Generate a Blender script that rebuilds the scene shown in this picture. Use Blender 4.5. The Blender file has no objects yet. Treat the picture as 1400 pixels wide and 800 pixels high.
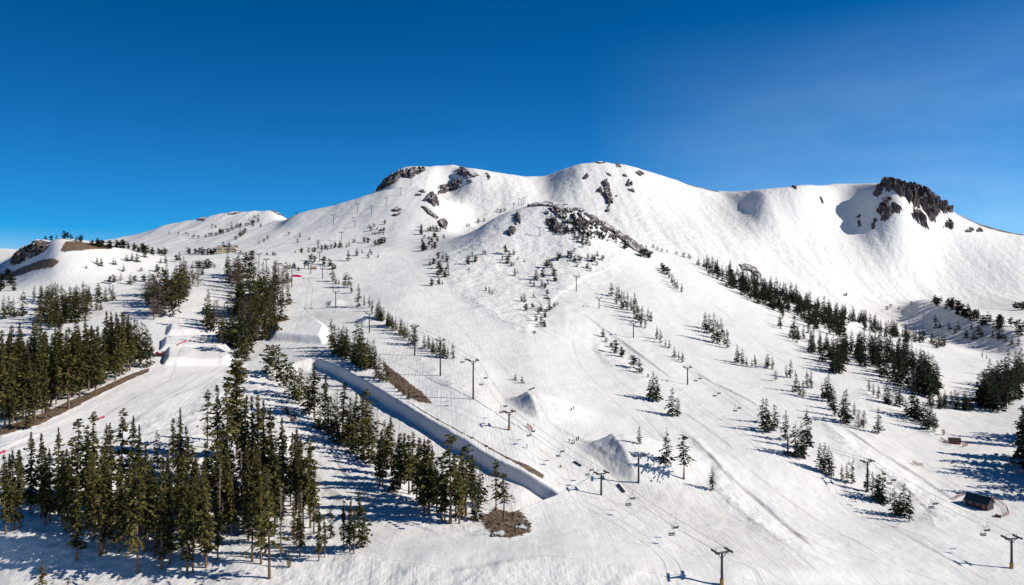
import bpy, bmesh, math, random
import numpy as np
from mathutils import Vector, Matrix

S = bpy.context.scene
COL = S.collection
RAD = math.radians
F = 1000.0                       # focal length in photo pixels (photo is 1400 x 800, eye level at row 400)
rnd = random.Random(7)

# ------------------------------------------------------------------ small helpers
def link(o, parent=None):
    COL.objects.link(o)
    if parent is not None:
        o.parent = parent
    return o

def tag(o, label=None, cat=None, group=None, kind=None):
    if label: o['label'] = label
    if cat: o['category'] = cat
    if group: o['group'] = group
    if kind: o['kind'] = kind
    return o

def empty(name, loc=(0, 0, 0), rz=0.0, s=1.0):
    o = bpy.data.objects.new(name, None)
    o.empty_display_size = 0.5
    COL.objects.link(o)
    o.location = loc
    o.rotation_euler = (0, 0, rz)
    o.scale = (s, s, s)
    return o

def np_mesh(name, V, Q, mats=(), smooth=False, T=None, mat_idx=None):
    """mesh from numpy arrays: V (n,3), Q (m,4) quads and/or T (k,3) triangles"""
    me = bpy.data.meshes.new(name)
    nq = 0 if Q is None else len(Q)
    nt = 0 if T is None else len(T)
    me.vertices.add(len(V))
    me.vertices.foreach_set('co', np.ascontiguousarray(V, dtype=np.float32).ravel())
    loops = []
    starts = []
    if nq:
        loops.append(np.asarray(Q, dtype=np.int32).ravel()); starts.append(np.arange(nq, dtype=np.int32) * 4)
    if nt:
        loops.append(np.asarray(T, dtype=np.int32).ravel()); starts.append(nq * 4 + np.arange(nt, dtype=np.int32) * 3)
    loops = np.concatenate(loops); starts = np.concatenate(starts)
    me.loops.add(len(loops)); me.loops.foreach_set('vertex_index', loops)
    me.polygons.add(nq + nt); me.polygons.foreach_set('loop_start', starts)
    if mat_idx is not None:
        me.polygons.foreach_set('material_index', np.asarray(mat_idx, dtype=np.int32))
    me.polygons.foreach_set('use_smooth', np.full(nq + nt, smooth, dtype=bool))
    for m in mats: me.materials.append(m)
    me.update(calc_edges=True)
    me.validate()
    return me

def attr(me, name, values):
    a = me.attributes.new(name, 'FLOAT', 'POINT')
    a.data.foreach_set('value', np.ascontiguousarray(values, dtype=np.float32))

def add_box(bm, c, s, M=None, bevel=0.0):
    r = bmesh.ops.create_cube(bm, size=1.0)
    for v in r['verts']:
        p = Vector((v.co.x * s[0] + c[0], v.co.y * s[1] + c[1], v.co.z * s[2] + c[2]))
        v.co = (M @ p) if M is not None else p
    if bevel > 0:
        es = list({e for v in r['verts'] for e in v.link_edges})
        bmesh.ops.bevel(bm, geom=es, offset=bevel, segments=2, affect='EDGES')

def add_tube(bm, a, b, r0, r1=None, n=8, caps=True):
    a = Vector(a); b = Vector(b)
    r1 = r0 if r1 is None else r1
    d = (b - a)
    q = d.normalized().to_track_quat('Z', 'Y')
    A = []; B = []
    for i in range(n):
        t = 2 * math.pi * i / n
        w = q @ Vector((math.cos(t), math.sin(t), 0))
        A.append(bm.verts.new(a + w * r0)); B.append(bm.verts.new(b + w * r1))
    for i in range(n):
        j = (i + 1) % n
        bm.faces.new((A[i], A[j], B[j], B[i]))
    if caps:
        bm.faces.new(A[::-1]); bm.faces.new(B)

def add_poly(bm, pts):
    return bm.faces.new([bm.verts.new(p) for p in pts])

def add_prism(bm, pts, off):
    """extrude polygon pts (list of 3-vectors) by vector off"""
    off = Vector(off)
    a = [bm.verts.new(p) for p in pts]; b = [bm.verts.new(Vector(p) + off) for p in pts]
    n = len(pts)
    bm.faces.new(a[::-1]); bm.faces.new(b)
    for i in range(n):
        j = (i + 1) % n
        bm.faces.new((a[i], a[j], b[j], b[i]))

def build(name, bm, mat, parent=None, smooth=False):
    bmesh.ops.recalc_face_normals(bm, faces=bm.faces[:])
    me = bpy.data.meshes.new(name)
    bm.to_mesh(me); bm.free()
    me.materials.append(mat)
    if smooth:
        for p in me.polygons: p.use_smooth = True
    return link(bpy.data.objects.new(name, me), parent)

def copy_tree(o, parent=None):
    c = o.copy(); COL.objects.link(c)
    if parent is not None: c.parent = parent
    for ch in list(o.children):
        copy_tree(ch, c)
    return c

# ------------------------------------------------------------------ materials
def new_mat(name):
    m = bpy.data.materials.new(name); m.use_nodes = True
    nt = m.node_tree; b = nt.nodes['Principled BSDF']
    return m, nt, b

def N(nt, typ, **kw):
    n = nt.nodes.new(typ)
    for k, v in kw.items(): setattr(n, k, v)
    return n

def mat_plain(name, col, rough=0.6, metal=0.0, var=0.15, scale=3.0):
    m, nt, b = new_mat(name)
    tc = N(nt, 'ShaderNodeTexCoord')
    no = N(nt, 'ShaderNodeTexNoise'); no.inputs['Scale'].default_value = scale; no.inputs['Detail'].default_value = 4
    nt.links.new(tc.outputs['Object'], no.inputs['Vector'])
    r = N(nt, 'ShaderNodeValToRGB')
    r.color_ramp.elements[0].position = 0.3; r.color_ramp.elements[1].position = 0.7
    r.color_ramp.elements[0].color = tuple(c * (1 - var) for c in col) + (1,)
    r.color_ramp.elements[1].color = tuple(min(1, c * (1 + var)) for c in col) + (1,)
    nt.links.new(no.outputs['Fac'], r.inputs['Fac']); nt.links.new(r.outputs['Color'], b.inputs['Base Color'])
    b.inputs['Roughness'].default_value = rough; b.inputs['Metallic'].default_value = metal
    return m

def math_node(nt, op, a, b=None):
    n = N(nt, 'ShaderNodeMath', operation=op)
    for i, x in enumerate((a, b)):
        if x is None: continue
        if isinstance(x, (int, float)): n.inputs[i].default_value = x
        else: nt.links.new(x, n.inputs[i])
    return n.outputs[0]

def mat_snow():
    m, nt, b = new_mat('snow')
    geo = N(nt, 'ShaderNodeNewGeometry')
    pos = geo.outputs['Position']
    def at(nm):
        a = N(nt, 'ShaderNodeAttribute'); a.attribute_name = nm; return a.outputs['Fac']
    dirt, rough, stain = at('dirt'), at('rough'), at('stain')
    def noise(scale, detail=4, vec=None, rgh=0.55):
        n = N(nt, 'ShaderNodeTexNoise'); n.inputs['Scale'].default_value = scale
        n.inputs['Detail'].default_value = detail; n.inputs['Roughness'].default_value = rgh
        nt.links.new(vec if vec is not None else pos, n.inputs['Vector']); return n.outputs['Fac']
    # grooming streaks run down the fall line
    sp = N(nt, 'ShaderNodeSeparateXYZ'); nt.links.new(pos, sp.inputs[0])
    cb = N(nt, 'ShaderNodeCombineXYZ'); nt.links.new(at('lane'), cb.inputs[0])
    nt.links.new(math_node(nt, 'MULTIPLY', sp.outputs['Y'], 0.010), cb.inputs[1])
    mp = N(nt, 'ShaderNodeMapping', vector_type='POINT'); nt.links.new(cb.outputs[0], mp.inputs['Vector'])
    streak = noise(1.0, 5, mp.outputs['Vector'], 0.65)
    mp2 = N(nt, 'ShaderNodeMapping', vector_type='POINT'); mp2.inputs['Rotation'].default_value = (0, 0, RAD(-24)); mp2.inputs['Scale'].default_value = (0.75, 0.012, 0.012)
    nt.links.new(pos, mp2.inputs['Vector']); cross = noise(1.0, 4, mp2.outputs['Vector'], 0.7)
    fine = noise(0.9, 5); mog = noise(0.2, 4); big = noise(0.075, 3)
    h1 = math_node(nt, 'MULTIPLY', streak, math_node(nt, 'SUBTRACT', 1.15, rough))
    h1 = math_node(nt, 'MULTIPLY', h1, math_node(nt, 'MULTIPLY', math_node(nt, 'POWER', noise(0.03, 3), 2.0), 0.85))
    h2 = math_node(nt, 'MULTIPLY', math_node(nt, 'ADD', math_node(nt, 'MULTIPLY', fine, 0.22), math_node(nt, 'MULTIPLY', mog, 1.0)), math_node(nt, 'ADD', rough, 0.1))
    h = math_node(nt, 'ADD', math_node(nt, 'ADD', h1, math_node(nt, 'MULTIPLY', math_node(nt, 'POWER', cross, 2.0), 0.09)), h2)
    h = math_node(nt, 'ADD', h, math_node(nt, 'MULTIPLY', math_node(nt, 'MULTIPLY', big, 2.3), math_node(nt, 'ADD', rough, 0.15)))
    bp = N(nt, 'ShaderNodeBump'); bp.inputs['Strength'].default_value = 0.9; bp.inputs['Distance'].default_value = 1.0
    nt.links.new(h, bp.inputs['Height']); nt.links.new(bp.outputs['Normal'], b.inputs['Normal'])
    # colour: clean snow, old dusty snow in patches, bare soil
    mx = N(nt, 'ShaderNodeMix', data_type='RGBA')
    mx.inputs['A'].default_value = (0.89, 0.875, 0.85, 1); mx.inputs['B'].default_value = (0.66, 0.60, 0.53, 1)
    sf = noise(0.11, 6, None, 0.7)
    st = math_node(nt, 'ADD', math_node(nt, 'MULTIPLY', stain, math_node(nt, 'MULTIPLY', sf, 1.1)), math_node(nt, 'MULTIPLY', math_node(nt, 'POWER', sf, 3.0), 0.22))
    st2 = math_node(nt, 'ADD', st, math_node(nt, 'MULTIPLY', math_node(nt, 'POWER', streak, 4.0), 0.8))
    nt.links.new(st2, mx.inputs['Factor'])
    soil = N(nt, 'ShaderNodeValToRGB')
    soil.color_ramp.elements[0].color = (0.055, 0.037, 0.024, 1); soil.color_ramp.elements[1].color = (0.28, 0.19, 0.125, 1)
    soil.color_ramp.elements[0].position = 0.3; soil.color_ramp.elements[1].position = 0.7
    nt.links.new(noise(0.5, 8, None, 0.7), soil.inputs['Fac'])
    ragged = math_node(nt, 'ADD', dirt, math_node(nt, 'MULTIPLY', math_node(nt, 'SUBTRACT', noise(0.55, 7, None, 0.75), 0.5), 1.5))
    edge = N(nt, 'ShaderNodeMapRange'); edge.inputs[1].default_value = 0.48; edge.inputs[2].default_value = 0.56
    nt.links.new(ragged, edge.inputs[0])
    m2 = N(nt, 'ShaderNodeMix', data_type='RGBA')
    nt.links.new(edge.outputs[0], m2.inputs['Factor'])
    nt.links.new(mx.outputs['Result'], m2.inputs['A']); nt.links.new(soil.outputs['Color'], m2.inputs['B'])
    nt.links.new(m2.outputs['Result'], b.inputs['Base Color'])
    b.inputs['Roughness'].default_value = 0.75
    b.inputs['Specular IOR Level'].default_value = 0.25
    return m

def mat_rock():
    m, nt, b = new_mat('volcanic_rock')
    geo = N(nt, 'ShaderNodeNewGeometry')
    n1 = N(nt, 'ShaderNodeTexNoise'); n1.inputs['Scale'].default_value = 0.22; n1.inputs['Detail'].default_value = 9; n1.inputs['Roughness'].default_value = 0.7
    nt.links.new(geo.outputs['Position'], n1.inputs['Vector'])
    r = N(nt, 'ShaderNodeValToRGB')
    r.color_ramp.elements[0].color = (0.03, 0.024, 0.025, 1); r.color_ramp.elements[0].position = 0.33
    r.color_ramp.elements[1].color = (0.18, 0.135, 0.13, 1); r.color_ramp.elements[1].position = 0.75
    nt.links.new(n1.outputs['Fac'], r.inputs['Fac'])
    # snow lodges on the ledges that face up
    sx = N(nt, 'ShaderNodeSeparateXYZ'); nt.links.new(geo.outputs['True Normal'], sx.inputs[0])
    n2 = N(nt, 'ShaderNodeTexNoise'); n2.inputs['Scale'].default_value = 0.09; n2.inputs['Detail'].default_value = 6; nt.links.new(geo.outputs['Position'], n2.inputs['Vector'])
    lf = math_node(nt, 'ADD', sx.outputs['Z'], math_node(nt, 'MULTIPLY', math_node(nt, 'SUBTRACT', n2.outputs['Fac'], 0.5), 0.9))
    lm = N(nt, 'ShaderNodeMapRange'); lm.inputs[1].default_value = 0.80; lm.inputs[2].default_value = 0.90; nt.links.new(lf, lm.inputs[0])
    sm = N(nt, 'ShaderNodeMix', data_type='RGBA'); sm.inputs['B'].default_value = (0.86, 0.855, 0.85, 1)
    nt.links.new(lm.outputs[0], sm.inputs['Factor']); nt.links.new(r.outputs['Color'], sm.inputs['A']); nt.links.new(sm.outputs['Result'], b.inputs['Base Color'])
    bp = N(nt, 'ShaderNodeBump'); bp.inputs['Strength'].default_value = 1.0; bp.inputs['Distance'].default_value = 3.0
    nt.links.new(n1.outputs['Fac'], bp.inputs['Height']); nt.links.new(bp.outputs['Normal'], b.inputs['Normal'])
    b.inputs['Roughness'].default_value = 0.9
    return m

def mat_needles(name, c0, c1, c2):
    m, nt, b = new_mat(name)
    a = N(nt, 'ShaderNodeAttribute'); a.attribute_name = 'tone'
    oi = N(nt, 'ShaderNodeObjectInfo')
    f = math_node(nt, 'ADD', math_node(nt, 'MULTIPLY', a.outputs['Fac'], 0.62), math_node(nt, 'MULTIPLY', oi.outputs['Random'], 0.38))
    r = N(nt, 'ShaderNodeValToRGB')
    e = r.color_ramp.elements
    e[0].color = c0 + (1,); e[0].position = 0.1
    e[1].color = c2 + (1,); e[1].position = 0.95
    k = r.color_ramp.elements.new(0.5); k.color = c1 + (1,)
    nt.links.new(f, r.inputs['Fac']); nt.links.new(r.outputs['Color'], b.inputs['Base Color'])
    b.inputs['Roughness'].default_value = 0.8; b.inputs['Specular IOR Level'].default_value = 0.122
    return m

M_SNOW = mat_snow()
M_ROCK = mat_rock()
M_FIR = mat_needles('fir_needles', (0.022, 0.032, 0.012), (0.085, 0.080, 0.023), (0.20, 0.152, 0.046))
M_FIR_SHADE = mat_needles('shade_painted_fir_needles', (0.012, 0.022, 0.014), (0.028, 0.040, 0.022), (0.058, 0.062, 0.030))  # same firs, needles darkened: shade inside the crowns painted into the colour
M_FIR_HALFSHADE = mat_needles('half_shade_painted_fir_needles', (0.014, 0.024, 0.013), (0.038, 0.046, 0.021), (0.085, 0.078, 0.032))  # milder darkening for the massed far firs, crown shade painted into the colour
M_PINE = mat_needles('pine_needles', (0.014, 0.020, 0.014), (0.030, 0.036, 0.021), (0.062, 0.060, 0.032))
M_SHRUB = mat_needles('shrub_leaves', (0.02, 0.025, 0.012), (0.05, 0.05, 0.022), (0.09, 0.075, 0.035))
M_TWIG = mat_needles('bare_twigs', (0.10, 0.065, 0.05), (0.17, 0.115, 0.09), (0.24, 0.17, 0.13))
M_BARK = mat_plain('bark', (0.17, 0.105, 0.07), 0.9, var=0.35, scale=9)
M_SNAG = mat_plain('grey_wood', (0.30, 0.25, 0.20), 0.9, var=0.3, scale=9)
M_STEEL = mat_plain('galvanised_steel', (0.16, 0.17, 0.18), 0.5, 0.6, 0.2)
M_DARK = mat_plain('dark_metal', (0.035, 0.037, 0.042), 0.55, 0.2, 0.2)
M_CABLE = mat_plain('steel_cable', (0.05, 0.05, 0.055), 0.5, 0.5, 0.1)
M_YELLOW = mat_plain('yellow_padding', (0.36, 0.22, 0.05), 0.7, 0, 0.2)
M_PINK = mat_plain('pink_paint', (0.80, 0.04, 0.16), 0.45, 0, 0.12)
M_RED = mat_plain('dark_red_paint', (0.28, 0.03, 0.025), 0.45, 0, 0.25)
M_CREAM = mat_plain('cream_plaster', (0.50, 0.42, 0.27), 0.8, 0, 0.12)
M_GLASS = mat_plain('dark_glass', (0.02, 0.025, 0.03), 0.12, 0, 0.1)
M_ROOF = mat_plain('dark_roof', (0.03, 0.055, 0.065), 0.6, 0, 0.3)
M_WOODD = mat_plain('dark_stained_wood', (0.045, 0.03, 0.025), 0.8, 0, 0.3)
M_WOODL = mat_plain('pale_boards', (0.45, 0.36, 0.27), 0.8, 0, 0.2)
M_BROWN = mat_plain('brown_boards', (0.25, 0.12, 0.07), 0.8, 0, 0.25)
M_ORANGE = mat_plain('orange_netting', (0.50, 0.17, 0.13), 0.7, 0, 0.15)
M_CLOTH = mat_plain('dark_ski_clothes', (0.025, 0.027, 0.035), 0.8, 0, 0.3, 6)
M_SKIN = mat_plain('skin', (0.5, 0.3, 0.22), 0.6, 0, 0.05)
M_RUBBER = mat_plain('black_rubber', (0.02, 0.02, 0.02), 0.8, 0, 0.2)

# ------------------------------------------------------------------ noise (numpy)
_rg = np.random.RandomState(11)
_perm = _rg.permutation(512).astype(np.int32)
_ang = _rg.rand(512) * 2 * np.pi
_gx = np.cos(_ang).astype(np.float32); _gy = np.sin(_ang).astype(np.float32)
def perlin(x, y):
    xi = np.floor(x).astype(np.int32); yi = np.floor(y).astype(np.int32)
    xf = (x - xi).astype(np.float32); yf = (y - yi).astype(np.float32)
    u = xf * xf * xf * (xf * (xf * 6 - 15) + 10); v = yf * yf * yf * (yf * (yf * 6 - 15) + 10)
    def g(ix, iy, dx, dy):
        h = _perm[(_perm[ix & 511] + iy) & 511]
        return _gx[h] * dx + _gy[h] * dy
    a = g(xi, yi, xf, yf); b = g(xi + 1, yi, xf - 1, yf)
    c = g(xi, yi + 1, xf, yf - 1); d = g(xi + 1, yi + 1, xf - 1, yf - 1)
    return (a + u * (b - a)) + v * ((c + u * (d - c)) - (a + u * (b - a)))
def fbm(x, y, o=4, gain=0.5):
    s = 0; a = 1.0
    for i in range(o):
        s = s + a * perlin(x + 17.3 * i, y - 9.1 * i); x = x * 2.03; y = y * 2.03; a *= gain
    return s
def sstep(a, b, x):
    t = np.clip((x - a) / (b - a), 0, 1); return t * t * (3 - 2 * t)

# ------------------------------------------------------------------ terrain profile lines: (u, v, distance) knots, near to far
LINES = [
 [(-520,1633,60),(1920,1633,60)],
 [(-520,800,200),(0,800,195),(400,806,190),(700,800,190),(1000,803,196),(1400,800,215),(1920,800,220)],
 [(-520,720,225),(0,725,215),(200,752,208),(400,760,206),(600,748,206),(760,750,205),(980,777,203),(1200,780,215),(1400,775,230),(1920,770,240)],
 [(-520,650,255),(0,660,247),(200,682,240),(450,692,240),(700,702,235),(760,690,248),(880,690,255),(1000,700,257),(1200,710,270),(1400,700,283),(1920,690,295)],
 [(-520,610,280),(0,612,275),(200,612,284),(430,622,285),(600,640,270),(700,640,270),(760,630,285),(900,630,292),(1100,620,322),(1300,612,362),(1400,610,372),(1920,600,390)],
 [(-520,570,310),(0,568,312),(100,558,322),(200,540,340),(330,558,330),(450,560,330),(560,560,322),(640,550,330),(700,560,332),(850,550,372),(1000,550,402),(1150,560,412),(1300,568,436),(1400,560,460),(1920,555,480)],
 [(-520,520,370),(0,510,382),(100,492,400),(220,482,430),(330,482,438),(430,490,412),(520,480,430),(600,470,452),(700,480,452),(850,480,502),(1000,490,522),(1150,500,552),(1250,502,600),(1320,502,660),(1400,502,715),(1920,505,720)],
 [(-520,450,480),(0,442,500),(100,440,502),(220,430,522),(330,430,540),(400,438,530),(470,430,540),(560,420,560),(650,420,580),(750,430,570),(850,430,602),(950,440,622),(1050,450,652),(1150,462,705),(1230,472,780),(1330,490,800),(1400,498,760),(1920,500,760)],
 [(-520,400,600),(0,402,580),(100,400,590),(220,390,622),(310,395,622),(400,400,622),(480,390,652),(560,380,682),(650,370,722),(740,360,760),(800,370,742),(870,382,742),(930,397,742),(1000,412,762),(1080,432,782),(1170,455,830),(1250,471,870),(1330,486,845),(1400,497,790),(1920,498,800)],
 [(-520,372,690),(0,372,790),(18,363,780),(45,341,750),(80,326,700),(130,331,722),(180,339,760),(240,351,782),(330,350,790),(400,350,800),(480,345,830),(560,342,860),(600,334,880),(640,319,900),(700,288,918),(740,279,930),(765,280,932),(800,290,930),(850,319,930),(900,345,940),(960,360,960),(1000,369,975),(1050,388,1000),(1110,411,1000),(1170,433,1000),(1230,457,990),(1300,474,950),(1350,488,900),(1400,495,830),(1920,496,840)],
 [(-520,355,900),(0,352,900),(80,348,900),(180,353,950),(240,352,960),(330,345,980),(400,340,980),(480,335,1000),(560,326,1020),(620,322,1040),(700,322,1080),(750,332,1080),(850,347,1100),(900,360,1110),(960,373,1120),(1050,398,1150),(1110,415,1150),(1170,434,1150),(1240,453,1125),(1290,469,1030),(1350,482,950),(1400,491,880),(1500,500,860),(1920,495,880)],
 [(-520,340,1150),(0,341,1150),(80,347,1150),(160,340,1150),(240,335,1150),(330,325,1150),(400,315,1150),(480,300,1150),(560,280,1180),(600,285,1180),(640,310,1180),(700,312,1200),(750,318,1220),(800,322,1230),(850,330,1230),(900,345,1230),(960,362,1240),(1050,385,1260),(1110,400,1270),(1170,417,1280),(1225,424,1290),(1265,408,1285),(1300,415,1195),(1350,434,1085),(1400,453,985),(1500,485,910),(1920,485,950)],
 [(-520,350,1350),(0,341,1350),(80,344,1350),(160,332,1350),(240,318,1350),(330,308,1350),(380,303,1330),(400,295,1300),(440,285,1300),(500,268,1300),(540,258,1300),(575,256,1290),(600,268,1270),(625,290,1250),(650,312,1260),(700,305,1300),(750,305,1320),(800,310,1330),(850,318,1330),(900,330,1330),(960,345,1330),(1050,368,1340),(1110,385,1350),(1170,402,1370),(1230,412,1400),(1265,413,1420),(1300,420,1400),(1350,425,1350),(1400,425,1300),(1500,425,1280),(1920,420,1300)],
 [(-520,350,1420),(0,342,1420),(160,329,1420),(240,312,1420),(330,298,1420),(375,295,1420),(392,304,1420),(440,304,1420),(500,290,1420),(540,275,1420),(575,270,1420),(610,274,1420),(650,290,1420),(700,290,1420),(750,290,1430),(800,293,1430),(850,298,1430),(900,308,1430),(960,322,1430),(1050,345,1440),(1110,360,1450),(1170,375,1470),(1230,385,1490),(1300,396,1510),(1400,402,1490),(1920,400,1490)],
 [(-520,350,1480),(0,343,1480),(160,326,1480),(200,316,1480),(250,303,1480),(320,290,1480),(375,288,1480),(388,297,1480),(420,310,1500),(480,300,1540),(510,280,1560),(540,256,1570),(580,258,1580),(615,266,1590),(645,262,1560),(700,262,1570),(740,268,1590),(790,262,1560),(850,268,1560),(900,280,1570),(960,297,1590),(1000,305,1590),(1050,310,1550),(1110,322,1570),(1160,328,1605),(1225,334,1570),(1300,348,1620),(1400,360,1600),(1920,370,1600)],
 [(-520,360,1700),(0,350,1700),(160,340,1650),(320,304,1600),(390,312,1600),(480,284,1700),(503,270,1880),(512,262,1880),(525,248,1860),(550,231,1800),(580,227,1750),(620,226,1800),(640,230,1720),(660,233,1720),(700,240,1780),(738,243,1840),(770,232,1760),(800,222,1720),(820,221,1730),(850,225,1750),(880,233,1770),(920,245,1790),(960,258,1830),(985,262,1850),(1010,261,1790),(1050,257,1690),(1090,253,1690),(1150,251,1800),(1205,249,1700),(1230,252,1670),(1265,262,1710),(1300,287,1740),(1340,306,1760),(1400,321,1780),(1920,345,1800)],
 [(-520,375,2150),(0,365,2150),(320,330,2100),(512,292,2150),(620,262,2200),(740,275,2250),(820,255,2200),(985,295,2250),(1200,280,2200),(1300,318,2200),(1400,350,2200),(1920,370,2200)],
 [(-520,450,4000),(1920,450,4000)],
 [(-520,445,9000),(1920,445,9000)],
]

def pchip(xk, yk, x):
    xk = np.asarray(xk, float); yk = np.asarray(yk, float)
    h = np.diff(xk); d = np.diff(yk) / h
    m = np.zeros(len(xk))
    if len(xk) == 2:
        m[:] = d[0]
    else:
        w1 = 2 * h[1:] + h[:-1]; w2 = h[1:] + 2 * h[:-1]
        ok = d[:-1] * d[1:] > 0
        with np.errstate(divide='ignore', invalid='ignore'):
            hm = (w1 + w2) / (w1 / d[:-1] + w2 / d[1:])
        m[1:-1] = np.where(ok, hm, 0); m[0] = d[0]; m[-1] = d[-1]
    i = np.clip(np.searchsorted(xk, x) - 1, 0, len(h) - 1)
    t = (x - xk[i]) / h[i]
    h00 = (1 + 2 * t) * (1 - t) ** 2; h10 = t * (1 - t) ** 2; h01 = t * t * (3 - 2 * t); h11 = t * t * (t - 1)
    return h00 * yk[i] + h10 * h[i] * m[i] + h01 * yk[i + 1] + h11 * h[i] * m[i + 1]

U = np.concatenate([np.arange(-520, -60, 8.0), np.arange(-60, 1460, 1.6), np.arange(1460, 1921, 8.0)])
YR = np.concatenate([np.exp(np.linspace(math.log(60), math.log(185), 170))[:-1], np.exp(np.linspace(math.log(185), math.log(460), 450))[:-1], np.exp(np.linspace(math.log(460), math.log(2400), 480)), np.exp(np.linspace(math.log(2400), math.log(9000), 40))[1:]])
nu, ny = len(U), len(YR)
LV = np.array([pchip([k[0] for k in L], [k[1] for k in L], U) for L in LINES])
LY = np.array([pchip([k[0] for k in L], [k[2] for k in L], U) for L in LINES])
for i in range(1, len(LINES)): LY[i] = np.maximum(LY[i], LY[i - 1] + 4)
LZ = (400 - LV) / F * LY
ZG = np.empty((nu, ny))
for i in range(nu):
    ZG[i] = pchip(LY[:, i], LZ[:, i], YR)
def smooth_u(Z, k):
    ker = np.exp(-0.5 * (np.arange(-3 * k, 3 * k + 1) / k) ** 2); ker /= ker.sum()
    P = np.pad(Z, ((3 * k, 3 * k), (0, 0)), mode='edge')
    out = np.zeros_like(Z)
    for j, w in enumerate(ker): out += w * P[j:j + Z.shape[0]]
    return out
ZG = smooth_u(ZG, 4)
ZS = np.pad(ZG, ((0, 0), (6, 6)), mode='edge')
ker = np.exp(-0.5 * (np.arange(-6, 7) / 2.5) ** 2); ker /= ker.sum()
ZG = sum(w * ZS[:, j:j + ny] for j, w in enumerate(ker))
XG = (U[:, None] - 700) / F * YR[None, :]
YG = np.broadcast_to(YR[None, :], XG.shape).copy()

def height(x, y):
    x = np.asarray(x, float); y = np.asarray(y, float)
    u = 700 + F * x / y
    fi = np.interp(u, U, np.arange(nu)); fj = np.interp(y, YR, np.arange(ny))
    i = np.clip(fi.astype(int), 0, nu - 2); j = np.clip(fj.astype(int), 0, ny - 2)
    a = fi - i; b = fj - j
    return (ZG[i, j] * (1 - a) + ZG[i + 1, j] * a) * (1 - b) + (ZG[i, j + 1] * (1 - a) + ZG[i + 1, j + 1] * a) * b

def ground(u, v):
    """first terrain point met by the sight line through photo pixel (u, v); a pixel in the sky gives the ridge below it"""
    fi = min(max(float(np.interp(u, U, np.arange(nu))), 0), nu - 1.001); i = int(fi); a = fi - i
    z = ZG[i] * (1 - a) + ZG[i + 1] * a
    vc = 400 - F * z / YR
    hit = np.nonzero(vc <= v)[0]
    if len(hit) == 0:
        j = int(np.argmin(vc[:1085])); Y = YR[j]; zz = z[j]
    else:
        j = max(int(hit[0]), 1)
        t = (vc[j - 1] - v) / max(vc[j - 1] - vc[j], 1e-6)
        Y = YR[j - 1] + t * (YR[j] - YR[j - 1]); zz = z[j - 1] + t * (z[j] - z[j - 1])
    return Vector(((u - 700) / F * Y, Y, zz))

# masks carried by the terrain
LANE = 1.1 * (XG + 0.105 * YG); DIRT = np.zeros_like(ZG); ROUGH = np.full_like(ZG, 0.25); STAIN = np.zeros_like(ZG)

def plan(pts):
    return [(p.x, p.y) for p in (ground(*q) for q in pts)]

def poly_dist(pp, X, Y):
    """signed distance to polygon in plan (positive inside)"""
    inside = np.zeros(X.shape, bool); dmin = np.full(X.shape, 1e9)
    n = len(pp)
    for k in range(n):
        x0, y0 = pp[k]; x1, y1 = pp[(k + 1) % n]
        dx, dy = x1 - x0, y1 - y0
        t = np.clip(((X - x0) * dx + (Y - y0) * dy) / (dx * dx + dy * dy + 1e-9), 0, 1)
        dmin = np.minimum(dmin, np.hypot(X - x0 - t * dx, Y - y0 - t * dy))
        if y0 != y1:
            c = ((y0 > Y) != (y1 > Y)) & (X < (x1 - x0) * (Y - y0) / (y1 - y0) + x0)
            inside ^= c
    return np.where(inside, dmin, -dmin)

def window(pp, pad):
    xs = [p[0] for p in pp]; ys = [p[1] for p in pp]
    m = (XG > min(xs) - pad) & (XG < max(xs) + pad) & (YG > min(ys) - pad) & (YG < max(ys) + pad)
    I = np.nonzero(m.any(1))[0]; J = np.nonzero(m.any(0))[0]
    return slice(I[0], I[-1] + 1), slice(J[0], J[-1] + 1)

def paint(mask, pts, value=1.0, soft=3.0):
    pp = plan(pts); w = window(pp, soft * 2)
    d = poly_dist(pp, XG[w], YG[w])
    f = sstep(-soft, soft, d) * value
    mask[w] = np.maximum(mask[w], f)

def line_dist(pp, X, Y):
    """distance to polyline, signed side (+ = right of travel) and fraction along"""
    best = np.full(X.shape, 1e9); side = np.zeros(X.shape); frac = np.zeros(X.shape)
    L = [math.hypot(pp[k + 1][0] - pp[k][0], pp[k + 1][1] - pp[k][1]) for k in range(len(pp) - 1)]; tot = sum(L); acc = 0
    for k in range(len(pp) - 1):
        x0, y0 = pp[k]; x1, y1 = pp[k + 1]; dx, dy = x1 - x0, y1 - y0
        t = np.clip(((X - x0) * dx + (Y - y0) * dy) / (dx * dx + dy * dy + 1e-9), 0, 1)
        d = np.hypot(X - x0 - t * dx, Y - y0 - t * dy)
        s = np.sign((X - x0) * dy - (Y - y0) * dx)
        m = d < best
        best = np.where(m, d, best); side = np.where(m, s, side); frac = np.where(m, (acc + t * L[k]) / tot, frac)
        acc += L[k]
    return best, side, frac

def bank(pts, h, fall=14.0, edge=1.6, lift_right=True):
    """a snow bank: an abrupt edge along the line that dies away on one side"""
    pp = plan(pts); w = window(pp, fall * 4)
    d, s, f = line_dist(pp, XG[w], YG[w])
    if lift_right: s = -s
    sd = d * s
    prof = np.where(sd > 0, np.exp(-np.maximum(sd, 0) / fall), 0) * sstep(-edge * 0.2, edge, sd)
    br = 0.75 + 0.35 * fbm(XG[w] / 9, YG[w] / 22, 3)
    STAIN[w] = np.maximum(STAIN[w], 0.8 * np.exp(-(sd - 0.2) ** 2 / 0.6) * sstep(0, 0.1, f) * sstep(0, 0.1, 1 - f) * (0.5 + 0.5 * sstep(-0.3, 0.3, fbm(XG[w] / 3, YG[w] / 5, 3))))
    ZG[w] += 0.33 * h * br * prof * sstep(0, 0.2, f) * sstep(0, 0.2, 1 - f)

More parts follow.
